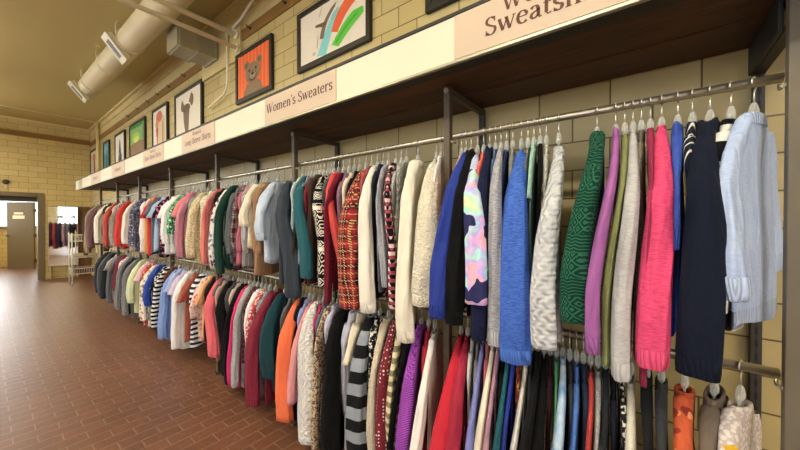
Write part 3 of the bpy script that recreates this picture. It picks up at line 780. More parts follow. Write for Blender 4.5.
def make_garment(g, rail):
    """g: dict with y, h (room each way along the rail), zb (hem), zs (sleeve end) ..."""
    rnd = random.Random(g['seed'])
    kind, SL, collar, cuff, hem = SHAPES[g['kind']]
    zr, h, near = g['zr'], g['h'], g['near']
    NS, DZ_ = (40, .028) if near else (28, .045)
    Lb = zr-g['zb']; Ls = zr-g['zs'] if SL else 0
    BASE = max(Lb, Ls)
    tilt = rnd.uniform(-.13, .13); ph = [rnd.uniform(0, 6.28) for _ in range(6)]
    nf = rnd.choice((5, 6, 7)); wide = rnd.uniform(.95, 1.06); y = g['y']
    phi = yaw_at(y)+g.get('dphi', 0)+(rnd.uniform(-.035, .035) if 'sl' not in g else 0)
    us = g.get('us', 1.0)
    W0 = .106+rnd.uniform(-.004, .020)
    root = thing(kind, g['label'], g['cat'], (XR, y, zr-BASE), pi-phi, g['group'])
    mat = fabric(g['pat'], g['cols'])
    trim = fabric('rib', [g['cols'][0]]) if g['pat'] in ('solid', 'heather') and (cuff or hem) else mat
    def Z(w, u=0): return BASE-w+tilt*u
    def sag(w, u): return .008*sin(5*w+7*y+3*u)*min(1, max(0, w-.13)/.3)    # shared swing, so neighbours stay apart
    drop = g.get('drop', 0)
    A = [(W0, .052), (W0+.012, .068), (W0+.03, .088), (W0+.06, .112), (W0+.11, .140), (W0+.18, .158), (W0+.28, .166*wide), (Lb, (.160 if hem else .176)*wide)]
    H = [(W0, min(h, .034)), (W0+.05, min(h, .042)), (W0+.16, h*.95), (Lb*.7, h*1.0), (Lb, h*.97)]
    bh = g.get('bh', 1.0)
    def bodyring(w, sa=1, sv=1):
        a, hh = interp(A, w)*sa*(1 if w < W0+.04 else 1+(us-1)*min(1, (w-W0-.04)/.1)), interp(H, w)*sv*bh; R = []
        k = min(1, max(0, (w-W0-.08)/.35))
        for i in range(NS):
            th = 2*pi*i/NS; c, s_ = cos(th), sin(th)
            u = a*sgp(c, .8)*(1+.035*k*sin(nf*th+ph[0]))
            v = hh*sgp(s_, .75)*(.84-.04*k+.12*k*sin(nf*th*1.0+ph[1]+2.2*w)*abs(c)**.3+.05*k*sin(11*th+ph[2]))
            zz = Z(w, u)-(.012*k*sin(2*th+ph[3]) if w > Lb-.02 else 0)
            R.append((u, v+sag(w, u), zz))
        return R
    ws = []; w = W0
    while w < Lb-(.05 if hem else .0): ws.append(w); w += DZ_*(.5 if w < W0+.12 else 1)
    ws.append(Lb-.05 if hem else Lb)
    b = MB(); b.loft([bodyring(w) for w in ws])
    # inner turn at the hem so that the cloth has an edge
    if not hem: b.loft([bodyring(Lb), bodyring(Lb, .985, .9), bodyring(Lb-.03, .97, .85)])
    body = b.build('body', mat, root)
    if hem:
        b = MB(); q = [Lb-.05, Lb-.047, Lb-.025, Lb-.003, Lb]; f = [.99, .96, .97, .96, .93]
        b.loft([bodyring(w, k, k) for w, k in zip(q, f)]+[bodyring(Lb, .88, .8), bodyring(Lb-.04, .88, .78)])
        b.build('hem_band', trim, root)
    # collar
    ch = min(h, .034)
    if collar == 'hood':
        b = MB(); R = []
        hh = max(min(h, .055), g.get('P', 0)*.62)
        for w, a, q in ((W0+.085, .105, .8), (W0+.07, .112, 1), (W0+.03, .105, 1), (W0-.005, .085, 1), (W0-.022, .06, .9), (W0-.026, .04, .6)):
            R.append([(a*sgp(cos(t), .8), hh*q*sgp(sin(t), .8)*(.9+.1*sin(4*t+ph[4]))+sag(w, 0), Z(w)+.006*sin(3*t+ph[5])) for t in [2*pi*i/NS for i in range(NS)]])
        R += [[(x*.8, v_*.6, z_-.012) for x, v_, z_ in R[-1]]]
        b.loft(R); b.build('hood', mat, root)
    else:
        up, a0 = {'crew': (.012, .066), 'vee': (.006, .06), 'shirt': (.014, .066)}[collar]
        b = MB(); R = []
        for w, a, q in ((W0+.022, a0*1.18, 1), (W0+.006, a0*1.02, 1.0), (W0-up*.6, a0*.93, .98), (W0-up, a0*.86, .9), (W0-up, a0*.74, .7), (W0+.01, a0*.7, .6)):
            R.append([(a*sgp(cos(t), .85), ch*q*sgp(sin(t), .85)+sag(w, 0), Z(w, a*cos(t))) for t in [2*pi*i/NS for i in range(NS)]])
        b.loft(R); b.build('collar', trim if collar == 'crew' else mat, root)
    # sleeves
    if SL:
        for side in (1, -1):
            P = g.get('P', 0) if side == 1 else 0
            if P: u0, ru, rv = .232+g.get('du', 0), .030, P
            else: u0, ru, rv = .150, .048, h*.93
            if not P and g.get('slim'): u0, ru = .134, .035
            if side == -1: u0, ru, rv = .150, .046, h*.93
            le = Ls*(1 if side == 1 else rnd.uniform(.93, 1.0))
            e1 = le-(.055 if cuff and le > .4 else 0)
            short = SL < .3
            if short: u0, ru = u0+.03, ru*1.15
            C = [(W0+.035, .086), (W0+.07, .108 if not P else .118), (W0+.12, .128 if not P else .165), (W0+.2, u0-.012), (W0+.3, u0), (le*.8, u0+.012), (le, u0+g.get('su', 0.0))]
            if short: C = [(W0+.035, .086), (W0+.07, .112), (W0+.12, .145), (le, .205)]
            C = sorted({k: v for k, v in C}.items())
            RU = [(W0+.035, .020), (W0+.08, .040), (W0+.2, ru*1.15), (le*.6, ru), (le, ru*(.9 if cuff else 1.08))]
            RV = [(W0+.035, min(h, .035)), (W0+.09, min(rv, max(h, rv*.42))), (W0+.2, rv*.74), (le*.6, rv*.93), (le, rv*1.03)]
            if P and not short:
                C = sorted(dict(C+[(W0+.008, .068), (W0+.035, .094)]).items()); RU = [(W0+.008, .020)]+RU
                RV = [(W0+.008, max(min(h, .03), rv*.34)), (W0+.035, max(min(h, .03), rv*.48)), (W0+.09, max(h*.9, rv*.62)), (W0+.2, rv*.78), (le*.6, rv*.95), (le, rv*1.03)]
            RU = sorted(dict(RU).items()); RV = sorted(dict(RV).items())
            v0 = g.get('v0', 0) if side == 1 else 0
            bend = g.get('bend', 0) if side == 1 else 0
            pp = rnd.uniform(0, 6.28); pq = rnd.uniform(0, 6.28); n2 = rnd.choice((3, 4, 5))
            def slring(w, k=1.0):
                cu, a, bb = interp(C, w)*(1+(us-1)*min(1, (w-W0)/.15)), interp(RU, w)*k, interp(RV, w)*k; R = []
                q = min(1, max(0, (w-W0-.05)/.25)); qv = min(1, max(0, (w-W0-.02)/.48)); qv = qv*.7+.3*qv*qv*(3-2*qv)
                cu += .006*q*sin(9*w+pp); vv = v0*qv+bend*sin(pi*min(1, max(0, (w-W0)/(le-W0))))
                for i in range(NS):
                    th = 2*pi*i/NS
                    u = side*(cu+a*sgp(cos(th), .85)*(1+.13*q*sin(n2*th+pq+7*w)+.05*q*sin(33*w+pp+2*th)*(w > le*.35)))
                    v = bb*sgp(sin(th), .85)*(.91+.085*q*sin(5*th+pp+6*w))+vv
                    R.append((u, v+sag(w, u), Z(w, u)))
                return R
            ws = []; w = W0+(.008 if P and not short else .035)
            while w < e1-.01: ws.append(w); w += DZ_*(.6 if w < W0+.15 else 1)
            ws.append(e1)
            b = MB(); rings = [slring(w) for w in ws]
            if P and not short: rings = [[(x_, y_*.55, z_+.010) for x_, y_, z_ in slring(ws[0], .72)]]+rings
            b.loft(rings, 0, bool(P) and not short, False)
            if e1 == le: b.loft([slring(le), slring(le, .92), slring(le-.03, .88)])
            sl = b.build('sleeve', mat, root)
            if e1 < le:
                b = MB(); kk = 1.22 if g.get('roll') and side == 1 else .965
                b.loft([slring(w, k) for w, k in ((e1-.006, kk*.9), (e1-.003, kk), ((e1+le)/2, kk*1.02), (le-.003, kk*.97), (le, kk*.9))]+[slring(le, kk*.7), slring(le-.04, kk*.68)])
                b.build('cuff', trim, sl)
    if g.get('buttons'):
        for k in range(int(g['buttons'])):
            b = MB(); w = Lb-.06-k*.085
            b.tube([(.05, interp(H, w)*.9+sag(w, .05), Z(w)), (.05, interp(H, w)*.9+.006+sag(w, .05), Z(w))], .008, 14)
            b.build('button', MT['button'], body)
    return root

# hangers -------------------------------------------------------------
def hanger_parts(span, mname):
    b = MB(); R = .0168; pts_ = []
    for k in range(17):
        a_ = radians(-40+k*(300-60)/16); pts_.append((R*cos(a_), 0, -.0012+R*sin(a_)))
    pts_ = [(R*cos(radians(t)), 0, -.0008+R*sin(radians(t))) for t in range(-20, 231, 14)]
    pts_ += [(-.006, 0, -.021), (0, 0, -.030), (0, 0, -.062)]
    b.tube(pts_, .0023, 8); hk = b.mesh('hook')
    b = MB()
    def flat(prof, seg=12):                    # (u, w, half width along u-w normal, half thickness)
        R = []
        for i, (u, z, a_, t_) in enumerate(prof):
            p, q = prof[max(0, i-1)], prof[min(len(prof)-1, i+1)]
            du, dz = q[0]-p[0], q[1]-p[1]; l = math.hypot(du, dz); nu, nz = -dz/l, du/l
            R.append([(u+nu*a_*cos(2*pi*k/seg), t_*sin(2*pi*k/seg), z+nz*a_*cos(2*pi*k/seg)) for k in range(seg)])
        b.loft(R, 0, True, True)
    flat([(0, -.058, .005, .005), (0, -.066, .012, .008), (0, -.08, .018, .011), (0, -.093, .024, .011), (0, -.104, .024, .004), (0, -.116, .024, .003), (0, -.125, .02, .002)])
    for s_ in (1, -1):
        flat([(0, -.112, .010, .003), (s_*.024, -.124, .008, .003), (s_*.043, -.15, .006, .003), (s_*.056, -.19, .005, .003), (s_*.062, -.225, .004, .002)])
    b.tube([(-.061, 0, -.222), (0, 0, -.227), (.061, 0, -.222)], .002, 8)
    return hk, b.mesh('hanger_body')
HK, HB = hanger_parts(.13, 'clear')
def make_hanger(g):
    t = thing('clothes_hanger', g['hlabel'], 'hanger', (XR, g['y'], g['zr']), pi-yaw_at(g['y'])-g.get('dphi', 0)*.6, g['hgroup'])
    link_obj('hook', HK, None, t); link_obj('shoulder_bar', HB, None, t)
HK.materials.append(MT['hook']); HB.materials.append(MT['plastic'])

def Bz(y, py, X=1.2):
    px = F*X/CC**2/(y+X*TN)-17
    return z_at(px, py, X)

UPPER = """
752|sweatshirt|pale blue sweatshirt with rolled cuffs|heather|b9ccf2,a9bfea|330|sl=716:746,roll=1,sz=298
729|sweater|black sweater with white striped cuffs|widestripe|17171c,e8e4dc|336|
708|hoodie|navy blue hoodie|solid|1b2136|384|sl=676:727,sz=385
690|jacket|navy jacket with white drawstrings|vstripe|22283c,ddd9d0|330|
677|hoodie|bright royal blue hoodie|solid|3553b4|330|sl=669:678,sz=245
659|sweatshirt|hot pink heather sweatshirt|heather|e8487c,d2336a|356|sl=637:675,sz=356
648|sweater|dark raspberry knit|solid|93284c|360|sl=643:652,sz=388,du=-.02
640|sweater|brownish grey knit|marl|7d7468,5e574d|352|
632|sweatshirt|light grey twisted sweatshirt|heather|bfbfc0,abacb0|368|sl=614:636,sz=368
623|top|olive green top|solid|7d8450|366|sl=604:614,sz=366,du=-.02
616|hoodie|orchid purple hoodie|solid|a45fa8|352|sl=588:604,sz=353
602|sweater|forest green nordic pattern sweater|nordic|0d3d30,29664f|330|sl=562:592,sz=330
549|cardigan|light grey cable knit cardigan|cable|d0d2d6,c3c6cb|332|sl=531:558,sz=337
543|cardigan|pale grey ribbed cardigan|rib|c2c0b6|330|
539|top|thin black top|solid|1a1a1c|352|
535|tee|mint green tee|solid|9cc8b4|320|
530|sweatshirt|charcoal heather sweatshirt|heather|77777a,5d5e63|345|
521|sweatshirt|royal blue heather sweatshirt|heather|4673d2,2f55b4|356|sl=498:530,sz=357
511|sweatshirt|mid grey melange sweatshirt|marl|8f8f8c,737370|340|
506|sweatshirt|navy melange sweatshirt|heather|36457a,29345c|330|
500|sweatshirt|light grey heather sweatshirt|heather|b4b4ba,8b8d98|347|sl=486:502,sz=348
495|sweater|steel blue knit|heather|5f7ba0,4a6185|325|
489|hoodie|dark navy zip hoodie|solid|1f2547|336|sl=470:486,sz=337
483|tee|coral neon top|solid|f2655a|321|sl=462:469,sz=321
477|top|tie dye rainbow top|tiedye|eaa0bc,e9e6f2,8fcbe0,5a63b4,b08fd0,34366a,cfe07a,f0d8ea|302|sl=468:490,sz=302,du=.045
468|hoodie|black hoodie|solid|17171a|322|sl=446:464,sz=324
458|sweatshirt|royal blue plain sweatshirt|solid|2a3f9c|322|sl=429:446,sz=322
452|blouse|peach blouse|solid|e8ab90|290|
441|shirt|white shirt behind the sherpa|solid|ecebea|318|
436|jacket|cream sherpa jacket|sherpa|e9e2cf,cfc6ad|296|sl=412:438,sz=296
416|cardigan|cream wool cardigan|solid|ede6d2|330|sl=396:412,sz=339
405|cardigan|grey cable cardigan|cable|a9aaa6,85867f|300|
401|sweater|pale grey knit with high neck|rib|cfcfcb|302|
396|sweater|pink and black houndstooth sweater|hound|e9c9c9,1f1a20,a8475c|312|sl=384:392,sz=312
387|sweatshirt|blue grey heather sweatshirt|heather|a6a9b4,8d909c|290|sl=376:383,sz=285
383|sweater|dark denim navy sweater|solid|2b3140|304|
377|sweater|ivory long sweater|solid|efe9da|308|sl=355:368,sz=308
371|sweater|dusty red knit|solid|a04a50|296|
366|sweater|red tartan multicolour sweater|plaid|a3242e,241f30,c9a96c|300|sl=334:354,sz=305
359|sweater|black fine knit|solid|1c1b1f|285|
354|blouse|cream slim blouse|solid|e6d6bd|270|
349|sweater|mauve ribbed sweater|rib|96708a|285|
343|sweater|burgundy long sweater|solid|7c1c34|300|P=.024,sz=302
338|top|coral red top|solid|e64d4c|266|sl=326:333,sz=266
334|sweater|slate grey sweater|heather|5c626c,4b515b|288|
328|sweater|black and white aztec sweater|aztec|17161a,e9e3d4|280|sl=305:326,sz=286
320|cardigan|dark brown cardigan|solid|4e3a33|292|
315|sweater|wine red sweater|solid|8e2036|290|
311|tee|thin grey tee|solid|a5a8ac|262|
307|jacket|dark brown fuzzy jacket|sherpa|4a3d37,332a26|284|
302|blouse|pale aqua blouse|solid|bcd6dc|262|
310|sweater|teal green sweater|solid|27606c|277|sl=292:301,sz=278
292|shirt|dark slate button shirt|solid|3d4552|298|sl=268:293,sz=292,buttons=3,dphi=-.06
277|shirt|pale blue rolled sleeve shirt|solid|c3d2ea|262|P=.030,sz=240
267|top|tan brown top|solid|a27a58|282|
261|blouse|cream half sleeve blouse|solid|efe2c8|248|P=.034,sz=228
256|shirt|grey pinstripe shirt|vstripe|8f8e90,c7c6c6|268|
251|top|rose pink top|solid|c46a80|262|
248|shirt|maroon plaid shirt|plaid|5c2333,9c8c8c,2c2026|278|
243|sweater|dark grey sweater|heather|6c7176,565b60|262|
238|sweater|dark green sweater|solid|24493f|275|P=.034,sz=274
233|blouse|white floral blouse with maroon flowers|floral|e6e2e2,6e2b3f,8b8f98|268|P=.034,sz=266
228|cardigan|black brown cardigan|solid|2b2022|272|
221|cardigan|salmon coral cardigan|solid|f0807a|263|P=.022,sz=262
215|sweater|cream dotted knit sweater|dots|e6dcc0,8f8a70|267|
208|blouse|cream lace blouse|lace|e3d6b4,c0b288|264|P=.048,sz=258
203|top|dusty grey top|solid|8e8c88|258|
198|sweater|mauve pink sweater|solid|c0798f|257|P=.044,sz=257
193|tee|coral pink tee|solid|f08088|240|
188|blouse|green leaf print blouse|print|2e9a66,12503a,e8efe6|262|P=.03,sz=236
183|shirt|crisp white shirt|solid|f1f1f0|253|P=.04,sz=245
177|tee|white tee with black panel|widestripe|ededee,ececec|252|
171|tee|black tee with pink print|floral|23252e,e48ab4,dc6f9c|256|
167|tee|light blue tee|solid|a9c4e2|250|
163|tee|grey blue tee|solid|5f6a78|254|
160|tee|bright red top with coral sleeves|solid|c8242c|257|
156|tank|orange yellow tank top|solid|e2a45a|252|
153|blouse|white soft blouse|solid|f0e6e6|258|
148|blouse|purple grey floral blouse|print|66667e,3a3a52,b9b6c6|255|P=.05,sz=248
141|blouse|white ruffled blouse|solid|eee3da|250|P=.05,sz=244
133|blouse|tomato red ruffled blouse|solid|d8382e|250|P=.055,sz=248
127|sweater|black and white chevron sweater|zigzag|26262a,e9e5de|247|P=.045,sz=246
123|blouse|blush pink blouse|solid|dca496|246|
119|sweater|coral brick sweater|solid|c4564c|246|P=.05,sz=245
116|blouse|peach cream blouse|solid|f0d3ae|244|
113|sweater|dark spruce sweater|solid|37463e|243|
110|shirt|ivory white shirt|solid|f0eadb|243|P=.06,sz=242
107.5|sweater|grey olive sweater|solid|83806a|246|
105|top|plum purple top|solid|6a4552|248|P=.04,sz=247
103|top|cocoa brown top|solid|6d5142|247|P=.04,sz=247
101|sweater|smoky mauve sweater|solid|7c6468|250|P=.04,sz=249
99.3|jacket|khaki tan jacket|solid|a8916b|254|P=.05,sz=253
97.6|sweater|dark umber sweater|solid|53443a|256|P=.05,sz=255
"""
LOWER = """
757|blouse|white lace trimmed blouse|lace|e5ddd6,c9b9b6|470|sl=742:774,sz=452
728|jacket|taupe brown jacket|solid|6f6358|470|sl=710:739,sz=458
690|blouse|orange floral blouse|floral|c4532c,e08a4e,8f2f22|480|sl=667:703,sz=478
662|top|black grey sheer top|solid|3b3c40|480|sl=655:665,sz=470
648|hoodie|dark charcoal hoodie|solid|222428|480|sl=643:654,sz=470
624|sweater|cream sweater with grey yoke|solid|d9d3c1|470|sl=614:634,sz=470
611|top|black and white squiggle print top|print|2a2a2e,d8d4c8|470|
604|sweater|inky navy sweater|solid|20263c|470|
597|sweater|charcoal black sweater|solid|2c2f36|470|sl=592:600,sz=462
589|sweatshirt|ash grey sweatshirt|heather|9c9c9a,86868a|470|sl=585:591,sz=460
582|sweater|brick red sweater|solid|b83a36|470|sl=577:585,sz=460
575|jacket|dark denim jacket|heather|2c3a58,232f49|470|
569|tee|cornflower blue tee|solid|4a78c4|470|sl=565:573,sz=456
563|sweater|graphite grey sweater|solid|42434a|470|
556|shirt|bleached light denim shirt|tiedye|e6ebf0,b3cbe2,6f9bc8,dfe6ee|470|sl=548:563,sz=466
547|tank|mint green camisole|solid|63b57c|440|P=.01
540|top|dark aubergine top|solid|3a1f2c|470|
533|cardigan|plain black cardigan|solid|18181b|480|sl=528:543,sz=470
525|jacket|black jacket with soft collar|solid|1d1c1f|480|sl=514:527,sz=470
517|sweater|dark grey knit|solid|3f4046|470|
510|top|off white long sleeve top|solid|dcd8d0|470|sl=503:512,sz=462
505|blouse|red and gold print blouse|print|7a2a22,d1a04e,2c2322|470|
500|sweater|cobalt blue sweater|solid|2b3aa4|470|sl=497:503,sz=460
495|sweater|deep teal sweater|solid|1f5f6c|470|sl=488:497,sz=462
490|sweater|black ribbed sweater|rib|242329|470|
484|sweater|mauve rose sweater|solid|b3849a|470|sl=479:486,sz=460
477|sweater|cream ivory knit|solid|e9dfc6|470|sl=469:479,sz=464
472|top|dusty rose top|solid|b0606a|470|
467|sweater|periwinkle blue sweater|solid|7d82c6|470|sl=460:469,sz=464
462|sweater|stone grey sweater|marl|8c8a86,6f6d6a|470|
457|cardigan|pale silver cardigan|solid|c9c8c4|470|
451|sweater|crimson sweater|solid|a82440|470|sl=442:458,sz=470
434|sweater|scarlet red sweater|solid|c41a34|470|sl=421:440,sz=470
418|sweater|soft white sweater|solid|efeae3|470|sl=410:421,sz=466
412|top|thin red top|solid|b21f38|455|
405|sweater|purple zigzag sweater|zigzag|a94cc0,6e2a8c|470|sl=396:410,sz=468
396|cardigan|jet black cardigan|solid|141417|470|sl=387:396,sz=462
388|top|olive and cream striped top|stripe|d8c9a4,7c7658|460|P=.012,sz=440
381|sweater|maroon sweater with white dots|dots|7c2434,e8cfd0|465|sl=374:386,sz=465
372|sweater|oatmeal beige sweater|marl|d2c6b0,b7ab95|462|sl=366:374,sz=455
363|blouse|black and white floral blouse|print|26262a,e2ded6|470|
357|sweater|black and grey block stripe sweater|widestripe|1f2024,8f97a4|460|sl=343:362,sz=455
346|tee|cream short top|solid|eadfc6|430|sl=336:343,sz=410
339|top|soft lilac grey top|solid|b7b8cc|455|
330|cardigan|long black cardigan|solid|151517|462|sl=316:334,sz=462
321|sweater|pale lavender sweater|solid|c6c6de|440|
316|blouse|beige leopard blouse|leopard|cfb494,6b4f3c|470|P=.02,sz=462
311|sweater|blue slate sweater|solid|5d6880|445|
307|top|magenta pink top|solid|cf2f66|420|
303|sweater|white cable sweater|cable|f1efec,d4d2cf|446|sl=289:312,sz=448
296|top|light pink top|solid|e2959c|428|sl=285:291,sz=398
293|sweater|lavender blue sweater|solid|98a0d2|425|
289|sweater|midnight navy sweater|solid|23273e|420|
285|top|bright orange top|solid|f4703f|418|sl=273:286,sz=420
279|jacket|heather grey fleece jacket|heather|76787e,5e6066|400|
268|sweater|dark teal fleece sweater|solid|1f4450|392|sl=250:276,sz=380
257|sweater|burgundy red sweater|solid|84243c|404|sl=243:254,sz=403
252|top|mid grey top|solid|85888d|395|
248|blouse|red lace patterned blouse|print|c83a42,f0dcd8|392|P=.016,sz=385
244|shirt|white long shirt|solid|f2f1f0|398|sl=237:245,sz=397
240|top|maroon check top|plaid|4f1f2c,2c1b22,8a6a6a|388|
236|sweater|silver grey sweater|heather|b6b6b8,9c9ca0|385|P=.018,sz=383
232|top|fuchsia pink top|solid|d32a6e|384|P=.018,sz=382
228|sweater|black slim sweater|solid|1b1b1e|384|P=.02,sz=380
224|blouse|beige pink blouse|solid|d2b3a4|372|
221|cardigan|charcoal grey cardigan|marl|56575b,45464a|374|
216|jacket|black long jacket|solid|17181b|374|sl=210:224,sz=372
211|top|blush beige top|solid|c9a196|360|
208|top|soft grey top|solid|77787c|358|
204|sweater|coral pink sweater|solid|ef6a78|353|sl=198:210,sz=352
200|sweater|dark chocolate top|solid|33262a|350|
197|tee|pale orange tee|solid|efb37a|340|
193|blouse|white blouse with pink print|floral|f2dcd8,e2697c,f0a07c|340|P=.04,sz=318
188|top|navy and white striped top|stripe|eeeef0,20284a|346|sl=178:196,sz=338
181|tee|brick brown tee|solid|a5503e|340|
176|top|snow white top|solid|f2f1f2|347|P=.04,sz=345
171|tee|pale lilac tee|solid|d6c9e6|338|
167|tee|light periwinkle tee|solid|a9b6e2|338|
163|top|sky blue top|solid|7f9ede|338|P=.05,sz=336
159|top|copper brown tee|solid|8c4f38|332|
156|top|black and white narrow striped top|stripe|ececec,1b1b1e|328|P=.036,sz=326
152|tee|black print tee|floral|23232a,d8d4cc|326|
148|sweater|royal blue short top|solid|2c4cb2|322|P=.05,sz=306
143.5|blouse|white floral summer blouse|floral|efe8da,c88a5a,6b8f5a|326|P=.05,sz=320
139|blouse|red floral blouse|floral|c8464a,f0c8b0,8a2c34|326|
136|tee|pastel pink tee|solid|efc8cc|318|
131|shirt|pale lime green shirt|solid|dbe6b8|312|P=.055,sz=302
126|sweater|grey marled sweater|marl|8b8c90,6e6f74|318|P=.05,sz=316
122|sweater|coal black sweater|solid|1f1f22|314|
119|sweater|pewter grey sweater|solid|808388|312|P=.04,sz=310
116|blouse|white and pink blouse|floral|eddadc,c8808c|310|
113|top|plum red top|solid|7a2f42|306|
110|sweater|grey sweater with darker flecks|marl|77787c,4d4e54|304|P=.05,sz=302
106.5|tee|white short tee|solid|ece9e4|300|
103.5|sweater|charcoal denim sweater|solid|343840|298|P=.05,sz=297
100.5|jacket|dusk grey jacket|solid|565a60|296|P=.04,sz=295
98|sweater|dark slate sweater|solid|3c4149|295|P=.04,sz=294
"""
def parse(txt, upper):
    out = []
    for ln in txt.strip().splitlines():
        px, kind, look, pat, cols, by, opt = ln.split('|')
        g = dict(kind=kind, look=look, pat=pat, cols=cols.split(','))
        for kv in opt.split(','):
            if '=' in kv:
                k, v = kv.split('=')
                if k.strip() == 'sl': g['sl'] = [float(q) for q in v.split(':')]
                else: g[k.strip()] = float(v)
        px = float(px); X = XR if upper else 1.2
        g['y'] = F*X/CC**2/(px+17)-X*TN
        if not upper: g['y'] += .17*sin(-yaw_at(g['y']))*min(1, max(0, g['y']-.5))
        g['px'] = px; g['by'] = float(by); g['zr'] = ZU if upper else ZL
        out.append(g)
    out.sort(key=lambda q: q['y'])
    # keep clear of the posts and of one another along the rail
    gap = .0235
    for _ in range(60):
        for a_, c_ in zip(out, out[1:]):
            d = c_['y']-a_['y']
            if d < gap: a_['y'] -= (gap-d)*.5; c_['y'] += (gap-d)*.5
        if out[0]['y'] < -.25: out[0]['y'] = -.25
        for q in out:
            for py in posts[1:]:
                if abs(q['y']-py) < .055: q['y'] = py+(.055 if q['y'] >= py else -.055)
    ys = [q['y'] for q in out]
    for i in range(1, len(out)-1):
        if all(abs(ys[i]-p) > .09 for p in posts):
            out[i]['y'] = ys[i]*.7+.3*(ys[i-1]+ys[i+1])/2
    n = len(out)
    for i, g in enumerate(out):
        dl = g['y']-out[i-1]['y'] if i else .2
        dr = out[i+1]['y']-g['y'] if i < n-1 else .2
        dp = min(abs(g['y']-p) for p in posts)*2-.08
        g['h'] = max(.0085, min(.052, .445*min(dl, dr)*cos(yaw_at(g['y'])), .5*max(dp, .02)))
        g['us'] = 1-.13*min(1, max(0, (g['y']-.7)/.6))
        g['near'] = g['y'] < 1.7
        g['seed'] = i*31+(7 if upper else 1007)
    # prominent front sleeves: shrink until they fit beside the next prominent one
    for g in out:                      # sleeve whose two edges show in the photograph
        if 'sl' in g:
            ya, yb = [F*1.15/CC**2/(q+17)-1.15*TN for q in g['sl']]
            phi = yaw_at(g['y']); g['P'] = min((ya-yb)/2*.97, .078 if g['y'] < .9 else .062)
            ym = (ya+yb)/2; u0 = (.232+g.get('du', 0))*g.get('us', 1)
            g['v0'] = (g['y']+u0*sin(phi)-ym)/cos(phi); g['v0'] = max(-.08, min(.12, g['v0']))
    pr = [g for g in out if g.get('P') and 'sl' not in g]
    for a_, c_ in zip(pr, pr[1:]):
        room = c_['y']-a_['y']-.006
        tot = a_['P']+c_['P']
        if tot > room*.96:
            k = room*.96/tot; a_['P'] *= k; c_['P'] *= k
    for g in out:
        if g.get('P'):
            phi = yaw_at(g['y']); g['ym'] = g['y']+(.232+g.get('du', 0))*g['us']*sin(phi)-g.get('v0', 0)*cos(phi)
    al = sorted([g for g in out if g.get('P')], key=lambda q: q['ym'])
    for _ in range(3):
        for a_, c_ in zip(al, al[1:]):
            room = (c_['ym']-a_['ym'])*.97
            if a_['y'] < .95 or c_['y'] < .95: continue
            if a_['P']+c_['P'] > room:
                k = max(.25, room/(a_['P']+c_['P'])); a_['P'] *= k; c_['P'] *= k
    for g in pr:
        g['P'] = max(g['P'], g['h']*.9)
    for i, g in enumerate(out):
        g['slim'] = any(out[j].get('P', 0) > out[j]['h'] for j in range(max(0, i-2), min(n, i+3)) if j != i)
    floorz = ZL+.028 if upper else .06
    for i, g in enumerate(out):
        zb = Bz(g['y'], g['by'], 1.25); g['zb'] = max(zb, floorz)
        if not upper: g['zb'] = max(g['zb'], .06)
        SL = SHAPES[g['kind']][1]
        zs = Bz(g['y'], g['sz'], 1.16) if 'sz' in g else g['zr']-W0-SL*.95
        if SL and SL < .3: zs = g['zr']-W0-SL
        if not upper: zs = max(zs, .05)
        if upper and 'sz' not in g: zs = max(zs, floorz)
        if not upper and g['px'] > 400: g['zb'] = .27+.09*((i*37) % 10)/10; zs = g['zb']+.02 if SL > .3 else zs
        g['zs'] = zs
    return out
UP = parse(UPPER, True); LO = parse(LOWER, False)
STOP = {'with', 'and', 'the', 'in'}
def short(g):
    w = g['look'].split()
    if 'with' in w: w = w[:w.index('with')]
    if 'behind' in w: w = w[:w.index('behind')]
    return ' '.join(w) if len(w) <= 4 else ' '.join(w[:1]+w[-3:])
CATW = {'sweater': 'sweater', 'sweatshirt': 'sweatshirt', 'hoodie': 'hoodie', 'cardigan': 'cardigan', 'blouse': 'blouse', 'shirt': 'shirt', 'tee': 't-shirt', 'top': 'top', 'jacket': 'jacket', 'tank': 'tank top'}
for rail, L_ in (('upper', UP), ('lower', LO)):
    for i, g in enumerate(L_):
        nb = L_[i+1] if i < len(L_)-1 else L_[i-1]
        lab = '%s on the %s rail next to the %s' % (g['look'], rail, short(nb))
        if len(lab.split()) > 16: lab = '%s on the %s rail by the %s' % (short(g), rail, short(nb))
        g['label'] = lab; g['cat'] = CATW[g['kind']]; g['group'] = 'clothes on the %s rail' % rail
        g['hlabel'] = 'clear plastic hanger on the %s rail holding the %s' % (rail, short(g))
        g['hgroup'] = 'clear hangers on the %s rail' % rail
        if g['look'].startswith('white lace trimmed'): g['zr'] = ZL
        make_garment(g, rail); make_hanger(g)
    for a_, c_ in zip(L_, L_[1:]):
        d = c_['y']-a_['y']
        free = d-a_['h']-c_['h']
        ym = a_['y']+a_['h']+free/2
        if a_['y'] > 1.2 and d > .05 and free > .016 and max(a_.get('P', 0), c_.get('P', 0)) < .045 and min(abs(ym-p) for p in posts) > .04:
            make_hanger(dict(y=ym, zr=a_['zr'], hlabel='empty clear plastic hanger on the %s rail beside the %s' % (rail, short(a_)),
                             hgroup='empty clear hangers on the %s rail' % rail))

